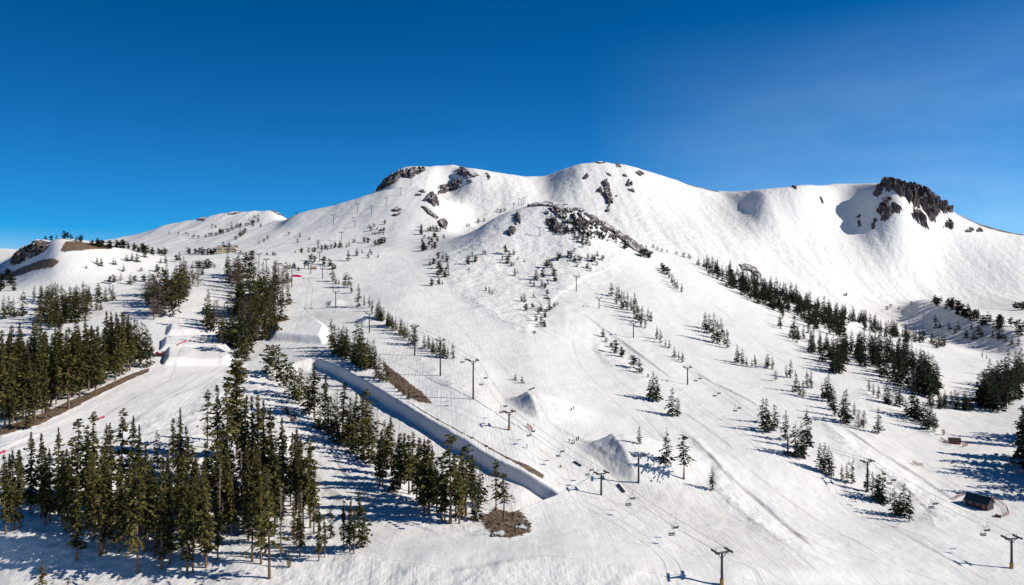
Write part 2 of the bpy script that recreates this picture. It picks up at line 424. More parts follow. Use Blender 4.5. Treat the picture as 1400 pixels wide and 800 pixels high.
def jump(pu, pv, h, run, wid, land, head):
    """kicker: concave ramp of length run rising along heading head (deg, 0 = +x), then a landing"""
    p = ground(pu, pv)
    c, s_ = math.cos(RAD(head)), math.sin(RAD(head))
    R = max(run, land, wid) * 1.6
    w = window([(p.x - R, p.y - R), (p.x + R, p.y + R)], 2)
    X = XG[w] - p.x; Y = YG[w] - p.y
    t = X * c + Y * s_; q = -X * s_ + Y * c
    k = np.clip(q / wid + 0.5, 0, 1)                       # 0 at the near end, 1 at the far end of the lip
    hq = h * (0.4 + 0.6 * sstep(0, 0.7, k)); rq = run * (0.45 + 0.55 * k)
    up = np.clip((t + rq) / rq, 0, 1) ** 1.6
    dn = 1 - sstep(2, land, t)
    prof = np.where(t < 0, up, dn)
    side = sstep(-wid / 2 - 4, -wid / 2 + 4, q) * (1 - sstep(wid / 2 - 1, wid / 2 + 9, q))
    ZG[w] += hq * prof * side
    ZG[w] += 0.25 * fbm(XG[w] / 3.2, YG[w] / 3.2, 3) * side * sstep(0.02, 0.2, prof)

def table(pts, h, soft=3.0):
    pp = plan(pts); w = window(pp, soft * 3)
    d = poly_dist(pp, XG[w], YG[w])
    ZG[w] += h * sstep(-soft * 0.5, soft * 0.5, d)

# --- ground relief -------------------------------------------------
far = sstep(700, 1500, YG)
ZG += 1.2 * fbm(XG / 60, YG / 60, 3) * (1 - 0.3 * far)
ZG += far * sstep(3000, 2300, YG) * (3.4 * fbm(XG / 55 + 0.25 * fbm(XG / 200, YG / 200, 2), YG / 300, 3))
# rough, skied-up snow on the faces, smooth on the prepared runs
for pts, val in [
    ([(600,345),(700,300),(760,290),(880,350),(800,420),(760,470),(700,450),(620,400)], 0.9),
    ([(640,340),(760,250),(820,226),(960,262),(1200,260),(1400,325),(1400,400),(1100,395),(950,355),(800,320)], 0.75),
    ([(520,262),(560,230),(700,242),(740,250),(700,300),(620,290)], 0.75),
    ([(1195,420),(1270,412),(1400,458),(1400,490),(1290,468)], 0.8),
    ([(0,690),(200,740),(480,740),(540,760),(980,780),(980,830),(0,830)], 0.6),
    ([(0,600),(250,560),(330,500),(360,520),(520,740),(200,770),(0,740)], 0.8),
    ([(480,520),(560,545),(700,630),(745,680),(720,740),(520,720),(360,560),(350,500),(420,500)], 0.6),
    ([(940,590),(1020,680),(1125,765),(1060,740),(960,660)], 0.9),
    ([(1130,580),(1200,620),(1320,700),(1280,720),(1150,620)], 0.85),
    ([(1180,530),(1290,590),(1280,600),(1160,545)], 0.7),
    ([(780,430),(900,520),(870,520),(780,470)], 0.7),
    ([(560,480),(640,520),(760,620),(720,600),(600,540)], 0.55),
    ([(0,600),(0,500),(200,470),(205,505),(90,565)], 0.7),
    ([(1180,320),(1400,330),(1400,400),(1200,390)], 0.85),
]:
    paint(ROUGH, pts, val, 10.0)
near = sstep(800, 300, YG)
ZG += ROUGH * (near * 0.32 * fbm(XG / 4.5, YG / 4.5, 3) + 0.75 * fbm(XG / 12, YG / 12, 2) * (1 + 0.7 * far))
# --- the halfpipe ---------------------------------------------------
pp = plan([(429,488),(465,502),(500,520),(530,539),(560,557),(600,581),(640,604),(690,634),(740,660),(767,675)])
w = window(pp, 60)
d, sd, fr = line_dist(pp, XG[w], YG[w])
sd = d * sd
# travel runs downhill, so the pipe floor is on the right-hand (viewer's left) side of the line
PIPE_W, PIPE_H = 2.7, 4.6
side = -sd
ends = sstep(0.0, 0.05, fr) * sstep(0.0, 0.02, 1 - fr)
tt = np.clip((-side) / PIPE_W, 0, 1)
wall = 1 - np.sqrt(np.maximum(0, 1 - (1 - (1 - tt)) ** 2))
pipe_side = side < 0
depth = np.where(pipe_side, tt * tt * (3 - 2 * tt), 0) * sstep(46, 22, -side)
deck = np.where(pipe_side, 1, np.exp(-np.maximum(side, 0) / 7.0)) * np.where(pipe_side, sstep(46, 22, -side), 1)
ZG[w] += ends * (0.10 * PIPE_H * deck - PIPE_H * depth)
ROUGH[w] = np.where((np.abs(side) < 28) & (ends > 0.1), 0.15, ROUGH[w])
# --- jumps and park features ---------------------------------------
jump(728, 560, 5.0, 11, 22, 34, 12)
jump(852, 632, 6.2, 15, 27, 40, 12)
jump(498, 441, 3.6, 9, 12, 22, 8)
jump(452, 417, 2.0, 6, 16, 14, 8)
table([(373,439),(428,438),(446,452),(440,470),(372,466)], 4.4, 6.0)
table([(232,447),(290,446),(300,456),(230,458)], 3.0, 4)
table([(224,466),(300,463),(312,478),(222,479)], 3.2, 4)
table([(228,481),(298,478),(318,492),(308,499),(226,499)], 3.6, 4)
# --- banks and cut edges --------------------------------------------
bank([(795,426),(815,443),(850,468),(885,494),(925,523)], 3.2, 16)
bank([(940,505),(975,524),(1010,541),(1042,560)], 2.2, 12)
bank([(935,590),(985,642),(1050,698),(1126,764)], 2.6, 14)
bank([(1140,578),(1200,618),(1260,655),(1320,695)], 2.4, 12)
bank([(1000,380),(1040,412),(1085,450),(1130,485)], 1.4, 14)
bank([(1180,625),(1240,670),(1290,716)], 1.6, 10)
bank([(740,570),(790,600),(860,655)], 0.9, 8)
bank([(930,560),(970,590),(1010,620)], 1.0, 10)
bank([(400,580),(430,650),(480,700),(560,735)], 1.2, 9)
# --- curved groomed lanes: the streaks follow these lines ---------
for pts, half in [([(930,352),(880,370),(830,388),(795,412),(772,440),(768,470),(790,510),(840,560),(900,610)], 26), ([(1300,500),(1270,470),(1180,448),(1100,412)], 22),
                  ([(470,720),(520,740),(620,752),(740,742),(900,762),(1000,785)], 9), ([(420,600),(440,650),(480,700),(560,735)], 9), ([(20,630),(140,575),(240,525),(300,480),(270,430)], 14)]:
    pp = plan(pts); w = window(pp, half * 2)
    d, sd, fr = line_dist(pp, XG[w], YG[w])
    k = sstep(half, half * 0.75, d)
    LANE[w] = np.where(k > 0.5, 1.3 * sd * d + 40, LANE[w]); ROUGH[w] = ROUGH[w] * (1 - k) + 0.12 * k
def track(pts, wd=0.65, val=0.9):
    pp = plan(pts); w = window(pp, 6)
    d, sd, fr = line_dist(pp, XG[w], YG[w])
    d = np.abs(d + 0.8 * fbm(XG[w] / 30, YG[w] / 30, 2))
    g = np.exp(-(d / wd) ** 2) * sstep(0, 0.1, fr) * sstep(0, 0.1, 1 - fr) * (0.45 + 0.55 * sstep(-0.4, 0.4, fbm(XG[w] / 7, YG[w] / 16, 2)))
    STAIN[w] = np.maximum(STAIN[w], val * g); ZG[w] -= 0.12 * g
for pts in ([(862,378),(805,408),(778,445),(792,500),(850,560),(940,640),(1010,690)], [(900,372),(960,430),(1060,510),(1180,590),(1300,660),(1395,715)], [(700,642),(850,690),(1000,760),(1100,810)],
            [(722,602),(830,682),(950,762),(1000,800)], [(1130,640),(1250,740),(1370,805)], [(660,470),(740,560),(840,650),(960,740)], [(960,400),(1080,500),(1200,590),(1330,690)], [(1010,690),(1120,745),(1300,800)],
            [(300,440),(250,470),(230,520),(120,580),(10,640)], [(330,410),(300,450),(300,500),(200,560)], [(430,405),(410,432),(400,470),(420,520),(470,590)], [(520,330),(600,420),(700,520)], [(960,600),(1100,700),(1250,790)], [(870,560),(930,620),(1010,700),(1130,800)],
            [(1300,500),(1240,470),(1160,440),(1100,410)], [(1120,590),(1200,640),(1310,720)]):
    track(pts)
# --- bare soil -------------------------------------------------------
paint(DIRT, [(-20,592),(50,568),(100,546),(160,520),(205,503),(203,509),(160,528),(110,553),(60,578),(-20,604)], 1, 1.5)
paint(DIRT, [(522,494),(538,506),(554,518),(570,531),(587,546),(592,552),(573,550),(550,538),(532,523)], 1, 2)
paint(DIRT, [(536,536),(570,556),(606,577),(638,594),(670,612),(702,629),(722,636),(745,650),(742,655),(722,645),(700,631),(668,613.4),(636,595),(604,578),(568,557)], 0.8, 0.4)
paint(DIRT, [(652,708),(676,694),(700,700),(728,716),(726,729),(700,735),(672,733)], 1, 4)
paint(DIRT, [(82,343),(90,330),(110,331),(160,338),(150,341),(110,343),(88,345)], 1, 4)
paint(DIRT, [(-20,368),(40,362),(82,358),(70,367),(30,376),(12,380),(-20,382)], 1, 4)
paint(DIRT, [(372,448),(398,437),(392,433),(372,436)], 0.9, 2)
paint(DIRT, [(400,580),(380,560),(390,552),(410,570)], 0.6, 2)
for pts in ([(905,239),(985,263),(980,261),(940,249)], [(1300,286),(1345,305),(1400,319),(1400,322),(1340,309)]):
    paint(DIRT, pts, 0.9, 4)
for pts in ([(640,520),(720,530),(760,560),(700,570),(650,545)], [(545,750),(700,745),(900,765),(1000,780),(990,786),(800,768),(560,758)],
            [(380,425),(500,425),(480,440),(400,437)], [(400,470),(440,478),(440,492),(415,490)], [(840,640),(1000,700),(1120,790),(1000,760),(860,680)]):
    paint(STAIN, pts, 0.35, 8)

ZG += DIRT * near * 0.5 * (np.abs(fbm(XG / 5, YG / 5, 4)))
V = np.stack([XG, YG, ZG], -1).reshape(-1, 3)
ii = (np.arange(nu - 1)[:, None] * ny + np.arange(ny - 1)[None, :]).ravel()
Q = np.stack([ii, ii + ny, ii + ny + 1, ii + 1], -1)
me = np_mesh('mountain', V, Q, [M_SNOW], True)
attr(me, 'lane', LANE.ravel()); attr(me, 'dirt', DIRT.ravel()); attr(me, 'rough', ROUGH.ravel()); attr(me, 'stain', STAIN.ravel())
tag(link(bpy.data.objects.new('mountain', me)), kind='structure')
bm = bmesh.new()
add_poly(bm, [(-20000, -20000, -96), (20000, -20000, -96), (20000, 20000, -96), (-20000, 20000, -96)])
tag(build('ground', bm, M_SNOW), kind='structure')

# ------------------------------------------------------------------ rock outcrops
def rock(pts, h, label, name='rock_outcrop', seed=0, group='rock outcrops on the mountain', holes=0.22):
    pp = plan(pts)
    Ym = sum(p[1] for p in pp) / len(pp)
    h = h * 0.48
    st = max(0.75 * Ym / F, 0.4)
    xs = [p[0] for p in pp]; ys = [p[1] for p in pp]
    pad = 2.5 * st
    nx = min(int((max(xs) - min(xs) + 2 * pad) / st) + 2, 260); nyy = min(int((max(ys) - min(ys) + 2 * pad) / st) + 2, 260)
    gx = np.linspace(min(xs) - pad, max(xs) + pad, nx); gy = np.linspace(min(ys) - pad, max(ys) + pad, nyy)
    X, Y = np.meshgrid(gx, gy, indexing='ij')
    wl = 5 * st
    d = poly_dist(pp, X + seed, Y) if False else poly_dist(pp, X, Y)
    d = d + 2.6 * st * fbm(X / wl + seed * 3.7, Y / (1.6 * wl), 4, 0.65)
    hole = fbm(X / (7 * st) - seed, Y / (16 * st) + seed, 3)
    d = np.where(hole > holes, np.minimum(d, (holes + 0.08 - hole) * 14 * st), d)
    Z = height(X, Y)
    e = 4.0
    nxv = -(height(X + e, Y) - height(X - e, Y)) / (2 * e); nyv = -(height(X, Y + e) - height(X, Y - e)) / (2 * e)
    ln = np.sqrt(nxv ** 2 + nyv ** 2 + 1)
    big = 1 - np.abs(fbm(X / (15 * st) + seed, Y / (34 * st), 3)) * 1.5
    big = np.clip(big, 0.0, 1.2)
    blk = np.floor(big * 5) / 5 * 0.6 + big * 0.4
    fine = 0.22 * fbm(X / (2.6 * st), Y / (2.6 * st) + seed, 3)
    D = np.where(d > 0, h * np.clip(sstep(0, h * 0.9 + st, d) * (0.15 + blk + fine), -0.3, 2) + 0.15, np.maximum(-3.0, d * 1.2))
    PX = X + D * nxv / ln; PY = Y + D * nyv / ln; PZ = Z + D / ln * 1.0 + np.where(d > 0, D * 0.25, 0)
    keep = d > -1.5 * st
    q = keep[:-1, :-1] & keep[1:, :-1] & keep[1:, 1:] & keep[:-1, 1:]
    idx = np.arange(nx * nyy).reshape(nx, nyy)
    Qd = np.stack([idx[:-1, :-1][q], idx[1:, :-1][q], idx[1:, 1:][q], idx[:-1, 1:][q]], -1)
    if len(Qd) == 0: return
    used = np.unique(Qd); remap = np.full(nx * nyy, -1); remap[used] = np.arange(len(used))
    Vv = np.stack([PX, PY, PZ], -1).reshape(-1, 3)[used]
    o = link(bpy.data.objects.new(name, np_mesh(name, Vv, remap[Qd], [M_ROCK], False)))
    tag(o, label, 'rock outcrop', group)

ROCKS = [
 ([(514,262),(524,249),(535,241),(545,235),(560,231),(582,230),(582,234),(572,238),(562,244),(548,243),(541,250),(531,255),(522,260)], 9, 'long dark rock band along the left shoulder of the summit'),
 ([(588,262),(600,254),(615,250),(622,244),(632,246),(631,256),(615,261),(600,265)], 10, 'dark rock wall in the bowl below the left summit'),
 ([(622,236),(634,229),(642,236),(649,242),(640,246),(628,241)], 11, 'dark crag just under the crest of the left summit'),
 ([(636,249),(642,244),(647,250),(638,253)], 7, 'small crag right under the crag of the left summit'),
 ([(645,241),(651,236),(655,240),(648,243)], 5, 'little rock beside the left summit crag on its right'),
 ([(663,237),(667,237),(671,243),(667,247)], 7, 'lone dark rock on the snow right of the left summit'),
 ([(577,275),(583,268),(590,262),(598,270),(601,281),(594,283),(586,277)], 8, 'brown crag on the shoulder in front of the left summit'),
 ([(572,262),(578,259),(583,263),(577,264)], 3, 'small flat rock on top of the snow shoulder'),
 ([(567,266),(578,265),(576,268),(569,268)], 3, 'thin flat rock under the top of the snow shoulder'),
 ([(535,289),(542,283),(550,286),(545,290)], 4, 'upper of two flat rocks on the lift slope'),
 ([(534,295),(548,290),(547,294),(540,296)], 4, 'lower of two flat rocks on the lift slope'),
 ([(574,281),(588,287),(600,298),(596,300),(584,292)], 4, 'narrow rock rib running down from the brown crag'),
 ([(597,303),(606,299),(613,304),(610,314),(602,311)], 5, 'dark rock at the lower end of the brown rib'),
 ([(825,245),(833,247),(835,262),(837,266),(839,279),(834,280),(833,284),(835,289),(829,291),(827,290),(831,280),(826,270),(822,264),(814,264),(820,255)], 9, 'long brown rock rib down the middle of the main summit'),
 ([(796,244),(803,235),(805,243),(798,246)], 8, 'small crag left of the main rib below the main summit'),
 ([(827,235),(834,238),(836,242),(831,240)], 5, 'small rock just above the long brown rib'),
 ([(841,223),(847,223),(850,229),(843,229)], 5, 'brown rock on the skyline right of the main summit'),
 ([(855,252),(859,245),(865,249),(864,255),(857,255)], 8, 'round boulder-like outcrop right of the long brown rib'),
 ([(857,258),(867,258),(868,264),(861,262)], 5, 'low rock just below the round outcrop'),
 ([(868,236),(874,233),(881,238),(876,241),(871,239)], 5, 'dark rock high on the right side of the main summit'),
 ([(851,239),(856,237),(858,242),(853,242)], 4, 'tiny rock above the round outcrop'),
 ([(840,268),(844,267),(844,271)], 4, 'tiny rock right beside the lower end of the long rib'),
 ([(813,221),(826,220),(827,223),(818,224)], 4, 'dark rock cap on the very top of the main summit'),
 ([(1192,267),(1199,255),(1203,248),(1216,248),(1230,249),(1240,252),(1255,256),(1270,263),(1285,272),(1296,280),(1306,292),(1296,292),(1284,292),(1280,303),(1275,305),(1270,300),(1264,290),(1258,285),(1247,284),(1240,275),(1238,270),(1230,270),(1225,263),(1214,263),(1208,258),(1206,265),(1200,271)], 27, 'broad dark cliff capping the peak at the right'),
 ([(1196,290),(1203,279),(1206,270),(1212,267),(1220,270),(1225,278),(1235,287),(1232,294),(1222,292),(1219,297),(1210,303),(1203,300),(1196,305),(1197,313),(1191,314),(1193,303)], 22, 'brown crag standing below the dark cliff of the right peak'),
 ([(1247,285),(1257,285),(1263,292),(1265,300),(1271,314),(1262,311),(1255,306),(1248,298),(1245,292)], 18, 'rock buttress hanging below the dark cliff of the right peak'),
 ([(1289,311),(1298,296),(1303,303),(1305,316),(1297,313)], 8, 'pointed rock at the right foot of the dark cliff'),
 ([(1319,316),(1327,310),(1333,315),(1325,318)], 5, 'left of two low rocks beyond the dark cliff'),
 ([(1334,315),(1340,311),(1345,317),(1336,318)], 5, 'right of two low rocks beyond the dark cliff'),
 ([(1172,303),(1176,300),(1178,309),(1173,310)], 4, 'lower of two small rocks in the shade left of the cliff'),
 ([(1169,298),(1176,292),(1178,294),(1174,298)], 4, 'upper of two small rocks in the shade left of the cliff'),
 ([(1082,255),(1087,251),(1090,259),(1085,258)], 5, 'small rock on the long crest left of the right peak'),
 ([(1119,268),(1124,269),(1127,279),(1123,278)], 4, 'small rock below the crest left of the right peak'),
 ([(720,284),(735,279),(745,276),(760,277),(770,279),(790,285),(805,293),(820,301),(834,310),(850,321),(838,319),(822,310),(808,300),(795,292),(788,288),(782,291),(775,287),(768,292),(760,290),(752,283),(740,282)], 4, 'long dark band of rock over the crest of the middle knoll'),
 ([(742,284),(770,286),(792,292),(815,304),(838,316),(850,326),(835,330),(815,326),(800,322),(780,320),(762,320),(748,312)], 4, 'broken rocky cap with snow gaps under the knoll crest', -0.16),
 ([(845,316),(870,332),(893,346),(888,351),(866,342),(843,324)], 3, 'narrow dark rock band continuing the knoll crest downhill'),
 ([(779,292),(790,298),(800,300),(807,309),(800,316),(790,315),(783,307)], 7, 'brown crag on the sunny face of the middle knoll'),
 ([(747,306),(755,296),(762,302),(769,313),(760,315),(752,316)], 6, 'broken crag left of the brown one on the knoll'),
 ([(703,296),(709,289),(713,300),(711,307),(704,308)], 8, 'upper crag on the left edge of the middle knoll'),
 ([(692,321),(698,309),(706,310),(705,319),(698,323)], 8, 'lower crag on the left edge of the middle knoll'),
 ([(20,352),(29,335),(37,326),(48,324),(66,324),(70,330),(66,340),(50,351),(30,361),(13,363)], 13, 'big black cliff on the knob at the left edge'),
 ([(268,301),(281,297),(280,302)], 3, 'reddish rocks on the skyline of the far left ridge'),
 ([(310,293),(320,287),(333,290),(318,294)], 3, 'dark rocks on the top of the far left ridge'),
 ([(368,288),(378,288),(389,297),(380,294)], 4, 'rocky edge where the far left ridge drops off'),
 ([(1010,362),(1022,361),(1034,367),(1042,378),(1036,380),(1024,370),(1014,369)], 4, 'brown rock hump behind the trees of the right ridge'),
 ([(742,408),(748,405),(752,409)], 2, 'small rock among the trees on the knoll face'),
 ([(733,366),(738,365),(737,368)], 2, 'tiny bare rock on the lower knoll face'),
 ([(726,453),(733,454),(731,457)], 1.5, 'small dark rock on the open snow below the knoll trees'),
 ([(1152,404),(1158,401),(1158,405)], 3, 'small rock on the runout beyond the right ridge'),
]
for k, rk in enumerate(ROCKS):
    rock(rk[0], rk[1], rk[2], seed=k * 1.37, holes=rk[3] if len(rk) > 3 else (0.14 if rk[1] > 5 else 9))

exec_trees = True
# ------------------------------------------------------------------ tree prototypes (unit height)
def conifer(seed, nwh, nbr, ntuft, R, base, shape='fir', lean=0.0, ragged=0.3, smax=0.05):
    g = np.random.RandomState(seed)
    Vs = []; tones = []
    ts = base + (0.985 - base) * (np.arange(nwh) / (nwh - 1)) ** 0.95
    gaps = g.rand(nwh) < 0.10 * ragged * 3
    phase = g.rand() * 6.28
    for i, t in enumerate(ts):
        q = (t - base) / (1 - base)
        if shape == 'fir':
            prof = (1 - q) ** 0.72 * (0.55 + 0.45 * min(1, q * 7)) + 0.035
        elif shape == 'spire':
            prof = (1 - q) ** 0.55 * (0.5 + 0.5 * min(1, q * 5)) + 0.03
        else:   # rounded old pine
            prof = math.sqrt(max(0.0, 1 - (1.75 * q - 0.8) ** 2 * 0.92)) * 0.95 + 0.06
        prof *= 1 + ragged * 0.55 * math.sin(q * 19 + phase) * (1 if shape != 'spire' else 0.6)
        tilt = 0.55 * q - 0.28 if shape != 'pine' else 0.5 * q
        wt = g.rand()
        for j in range(nbr):
            if gaps[i] and g.rand() < 0.7: continue
            if g.rand() < 0.12 + 0.25 * ragged: continue
            a = g.rand() * 6.283
            L = R * prof * (0.55 + 0.65 * g.rand()) * (1 + 0.25 * ragged * math.sin(a * 2 + q * 6 + phase))
            ca, sa = math.cos(a), math.sin(a)
            br = g.rand()
            for k in range(ntuft):
                s = (k + 0.75 + 0.3 * g.rand()) / ntuft
                z = t + (g.rand() - 0.5) * 0.9 * (1 - base) / nwh + L * (tilt * s - 0.22 * s * s)
                p = np.array([ca * L * s, sa * L * s, z])
                sz = L * (0.75 if ntuft < 3 else 0.52) * (0.7 + 0.6 * g.rand()) + 0.012
                sz = min(sz, smax * (0.8 + 0.4 * g.rand()))
                d = np.array([ca + (g.rand() - .5) * 1.1, sa + (g.rand() - .5) * 1.1, tilt - 0.15 + (g.rand() - .5) * 0.5]); d /= np.linalg.norm(d)
                sd = np.cross(d, [g.rand() - .5, g.rand() - .5, 1.0 if g.rand() < 0.55 else (g.rand() - .5)]); sd /= np.linalg.norm(sd) + 1e-9
                p0 = p - d * sz * 0.45
                wdt = sz * (0.26 + 0.16 * g.rand())
                Vs += [p0, p0 + d * sz * 0.45 + sd * wdt, p0 + d * sz, p0 + d * sz * 0.55 - sd * wdt]
                tn = 0.15 + 0.45 * wt * 0.5 + 0.3 * br + 0.3 * g.rand()
                tones += [tn] * 4
    Vv = np.array(Vs)
    Vv[:, 0] += lean * Vv[:, 2] ** 2
    Qd = np.arange(len(Vv)).reshape(-1, 4)
    return Vv, Qd, np.clip(np.array(tones), 0, 1)

def trunk_arr(seed, r=0.0125, n=6, top=0.96, lean=0.0, segs=5):
    g = np.random.RandomState(seed)
    V_ = []; Q_ = []
    for k in range(segs + 1):
        t = k / segs; z = -0.03 + (top + 0.03) * t
        rr = r * (1 - t) ** 0.8 + 0.0015
        if k == 0: rr *= 1.35
        ox = 0.004 * math.sin(t * 5 + seed) + lean * z * z
        for i in range(n):
            a = 6.283 * i / n
            V_.append((ox + rr * math.cos(a), rr * math.sin(a), z))
    for k in range(segs):
        for i in range(n):
            j = (i + 1) % n
            Q_.append((k * n + i, k * n + j, (k + 1) * n + j, (k + 1) * n + i))
    return np.array(V_), np.array(Q_)

def bare(seed, nb=60, R=0.12, base=0.2):
    """leafless branches as thin tapered sticks"""
    g = np.random.RandomState(seed); V_ = []; Q_ = []; tn = []
    for i in range(nb):
        t = base + (0.95 - base) * g.rand(); a = g.rand() * 6.283
        L = R * (1.05 - t) ** 0.6 * (0.5 + 0.8 * g.rand())
        p0 = np.array([0, 0, t]); p1 = np.array([math.cos(a) * L, math.sin(a) * L, t + L * (g.rand() * 0.7 - 0.15)])
        for (A, B, w0) in [(p0, p1, 0.004)] + [(p0 + (p1 - p0) * f, p0 + (p1 - p0) * f + np.array([g.rand() - .5, g.rand() - .5, g.rand() * .8]) * L * 0.6, 0.0025) for f in (0.4, 0.6, 0.8)]:
            d = B - A; s_ = np.cross(d, [0.3, 0.2, 1.0]); s_ = s_ / (np.linalg.norm(s_) + 1e-9) * w0
            s2 = np.cross(d, s_); s2 = s2 / (np.linalg.norm(s2) + 1e-9) * w0
            for ss in (s_, s2):
                b0 = len(V_); V_ += [A - ss, A + ss, B + ss * .3, B - ss * .3]; Q_.append((b0, b0 + 1, b0 + 2, b0 + 3))
                tn += [g.rand()] * 4
    return np.array(V_), np.array(Q_), np.array(tn)

NEAR = {}
def proto(kind, k, dark=False):
    key = (kind, k, dark)
    if key in NEAR: return NEAR[key]
    g = random.Random(1000 + k * 13 + len(kind))
    lean = g.uniform(-0.045, 0.045)
    if kind == 'fir':      arr = conifer(31 + k, 44, 9, 4, g.uniform(0.09, 0.13), g.uniform(0.08, 0.26), 'fir', lean, g.uniform(0.3, 0.75)); mat = M_FIR
    elif kind == 'spire':  arr = conifer(71 + k, 42, 8, 4, g.uniform(0.068, 0.095), g.uniform(0.10, 0.30), 'spire', lean, g.uniform(0.3, 0.7)); mat = M_FIR
    elif kind == 'pine':   arr = conifer(91 + k, 40, 12, 6, g.uniform(0.13, 0.17), g.uniform(0.10, 0.2), 'pine', lean, g.uniform(0.4, 0.7)); mat = M_FIR
    elif kind == 'gappy':  arr = conifer(111 + k, 32, 7, 5, g.uniform(0.13, 0.17), g.uniform(0.2, 0.34), 'fir', lean, g.uniform(0.8, 1.0)); mat = M_FIR
    elif kind == 'farfir': arr = conifer(211 + k, 24, 9, 3, g.uniform(0.15, 0.20), g.uniform(0.04, 0.12), 'fir', lean, 0.35, 0.14); mat = M_FIR
    elif kind == 'farspire': arr = conifer(231 + k, 24, 8, 3, g.uniform(0.125, 0.16), g.uniform(0.05, 0.14), 'spire', lean, 0.35, 0.13); mat = M_FIR
    elif kind == 'stunt':  arr = conifer(131 + k, 16, 11, 4, g.uniform(0.26, 0.36), 0.03, 'pine', lean * 3, 0.5, 0.24); mat = M_PINE
    elif kind == 'stuntfir': arr = conifer(151 + k, 20, 9, 3, g.uniform(0.19, 0.25), 0.03, 'fir', lean * 3, 0.4, 0.20); mat = M_PINE
    elif kind == 'snag':   arr = bare(171 + k, 70, 0.10); mat = M_SNAG
    elif kind == 'bare':   arr = bare(191 + k, 150, 0.30, 0.1); mat = M_TWIG
    if dark and mat is M_FIR: mat = M_FIR_SHADE  # these crowns take the needle colour with inner shade painted in
    nm = 'branches' if kind in ('snag', 'bare') else 'crown'
    cm = np_mesh(nm, arr[0], arr[1], [mat], False); attr(cm, 'tone', arr[2])
    tv, tq = trunk_arr(7 + k, 0.0115 if kind in ('fir', 'spire', 'gappy', 'snag') else 0.014, 7, 0.95, lean)
    tm = np_mesh('trunk', tv, tq, [M_SNAG if kind == 'snag' else M_BARK], True)
    NEAR[key] = (cm, tm, nm)
    return NEAR[key]

LOW = {}
def low(kind, k):
    key = (kind, k)
    if key in LOW: return LOW[key]
    sh = {'fir': ('fir', 0.20, 0.04), 'spire': ('spire', 0.155, 0.06), 'pine': ('pine', 0.24, 0.1), 'gappy': ('fir', 0.19, 0.12),
          'stunt': ('pine', 0.40, 0.03), 'stuntfir': ('fir', 0.25, 0.03), 'bare': ('pine', 0.26, 0.1), 'snag': ('spire', .06, .3)}[kind]
    arr = conifer(300 + k * 7 + len(kind), 22 if sh[0] != 'pine' else 14, 8, 3, sh[1], sh[2], sh[0], 0, 0.3, 0.17)
    tv, tq = trunk_arr(9 + k, 0.012, 4, 0.9, 0, 2)
    LOW[key] = (arr, tv, tq)
    return LOW[key]

# ------------------------------------------------------------------ where the trees stand: (foot column, foot row, height in photo pixels, kind)
def scatter(poly, n, h0, h1, kinds, seed, mind=2.2):
    """feet spread through a stand outlined on the photo's ground"""
    g = random.Random(seed); out = []; tries = 0
    us = [p[0] for p in poly]; vs = [p[1] for p in poly]
    while len(out) < n and tries < 20000:
        tries += 1
        u = g.uniform(min(us), max(us)); v = g.uniform(min(vs), max(vs))
        ins = False
        for k in range(len(poly)):
            x0, y0 = poly[k]; x1, y1 = poly[(k + 1) % len(poly)]
            if (y0 > v) != (y1 > v) and u < (x1 - x0) * (v - y0) / (y1 - y0) + x0: ins = not ins
        if not ins: continue
        if any(abs(a[0] - u) < mind and abs(a[1] - v) < mind * 0.6 for a in out): continue
        q = (v - min(vs)) / (max(vs) - min(vs) + 1e-6)
        h = (h0 + (h1 - h0) * (0.25 + 0.75 * q)) * g.uniform(0.72, 1.12)
        out.append((u, v, h, g.choice(kinds)))
    return out

FS = ['fir', 'fir', 'spire', 'spire', 'gappy']
STANDS = []      # (phrase, short group phrase, species, list)
C = [(8,730,100,'fir'),(18,726,112,'fir'),(27,722,108,'spire'),(105,766,118,'fir'),(137,760,150,'spire'),(142,757,152,'spire'),(162,756,112,'fir'),(188,784,152,'gappy'),
     (221,778,132,'spire'),(232,772,122,'fir'),(256,785,142,'fir'),(264,783,112,'gappy'),(282,776,132,'fir'),(309,729,112,'fir'),(345,768,112,'gappy'),(357,771,122,'spire'),
     (368,791,152,'gappy'),(424,722,126,'gappy'),(436,767,80,'fir'),(444,762,60,'spire'),(410,760,85,'fir'),(402,745,62,'spire'),(452,736,42,'spire'),
     (470,750,67,'fir'),(478,755,72,'fir'),(484,757,62,'spire'),(491,750,79,'fir'),(498,748,56,'fir'),(395,776,26,'spire'),(57,853,88,'gappy'),(94,832,44,'fir'),
     (27,700,86,'fir'),(42,702,112,'fir'),(57,705,114,'fir'),(80,705,121,'fir'),(98,716,120,'gappy'),(106,684,114,'gappy'),(127,702,142,'fir'),(118,722,142,'fir'),(142,700,121,'spire'),
     (152,682,105,'spire'),(166,692,134,'gappy'),(181,696,128,'fir'),(190,692,112,'fir'),(215,640,52,'spire'),(246,652,95,'fir'),(237,642,72,'fir'),(256,664,82,'spire'),
     (284,612,80,'gappy'),(297,626,102,'fir'),(311,642,128,'gappy'),(324,626,132,'pine'),(318,604,70,'spire'),(334,662,122,'fir'),(345,666,125,'spire'),(352,668,128,'spire'),(361,672,125,'fir'),
     (372,682,126,'spire'),(386,692,122,'fir'),(412,702,106,'spire'),(397,692,102,'fir'),(5,690,70,'fir'),(12,700,80,'fir'),(68,712,100,'fir'),(88,725,110,'spire'),(200,704,100,'spire')]
C += scatter([(0,692),(60,722),(110,742),(200,764),(300,764),(380,745),(432,732),(420,690),(360,664),(300,650),(262,690),(200,712),(110,715)], 92, 66, 120, FS + ['spire'], 5, 5)
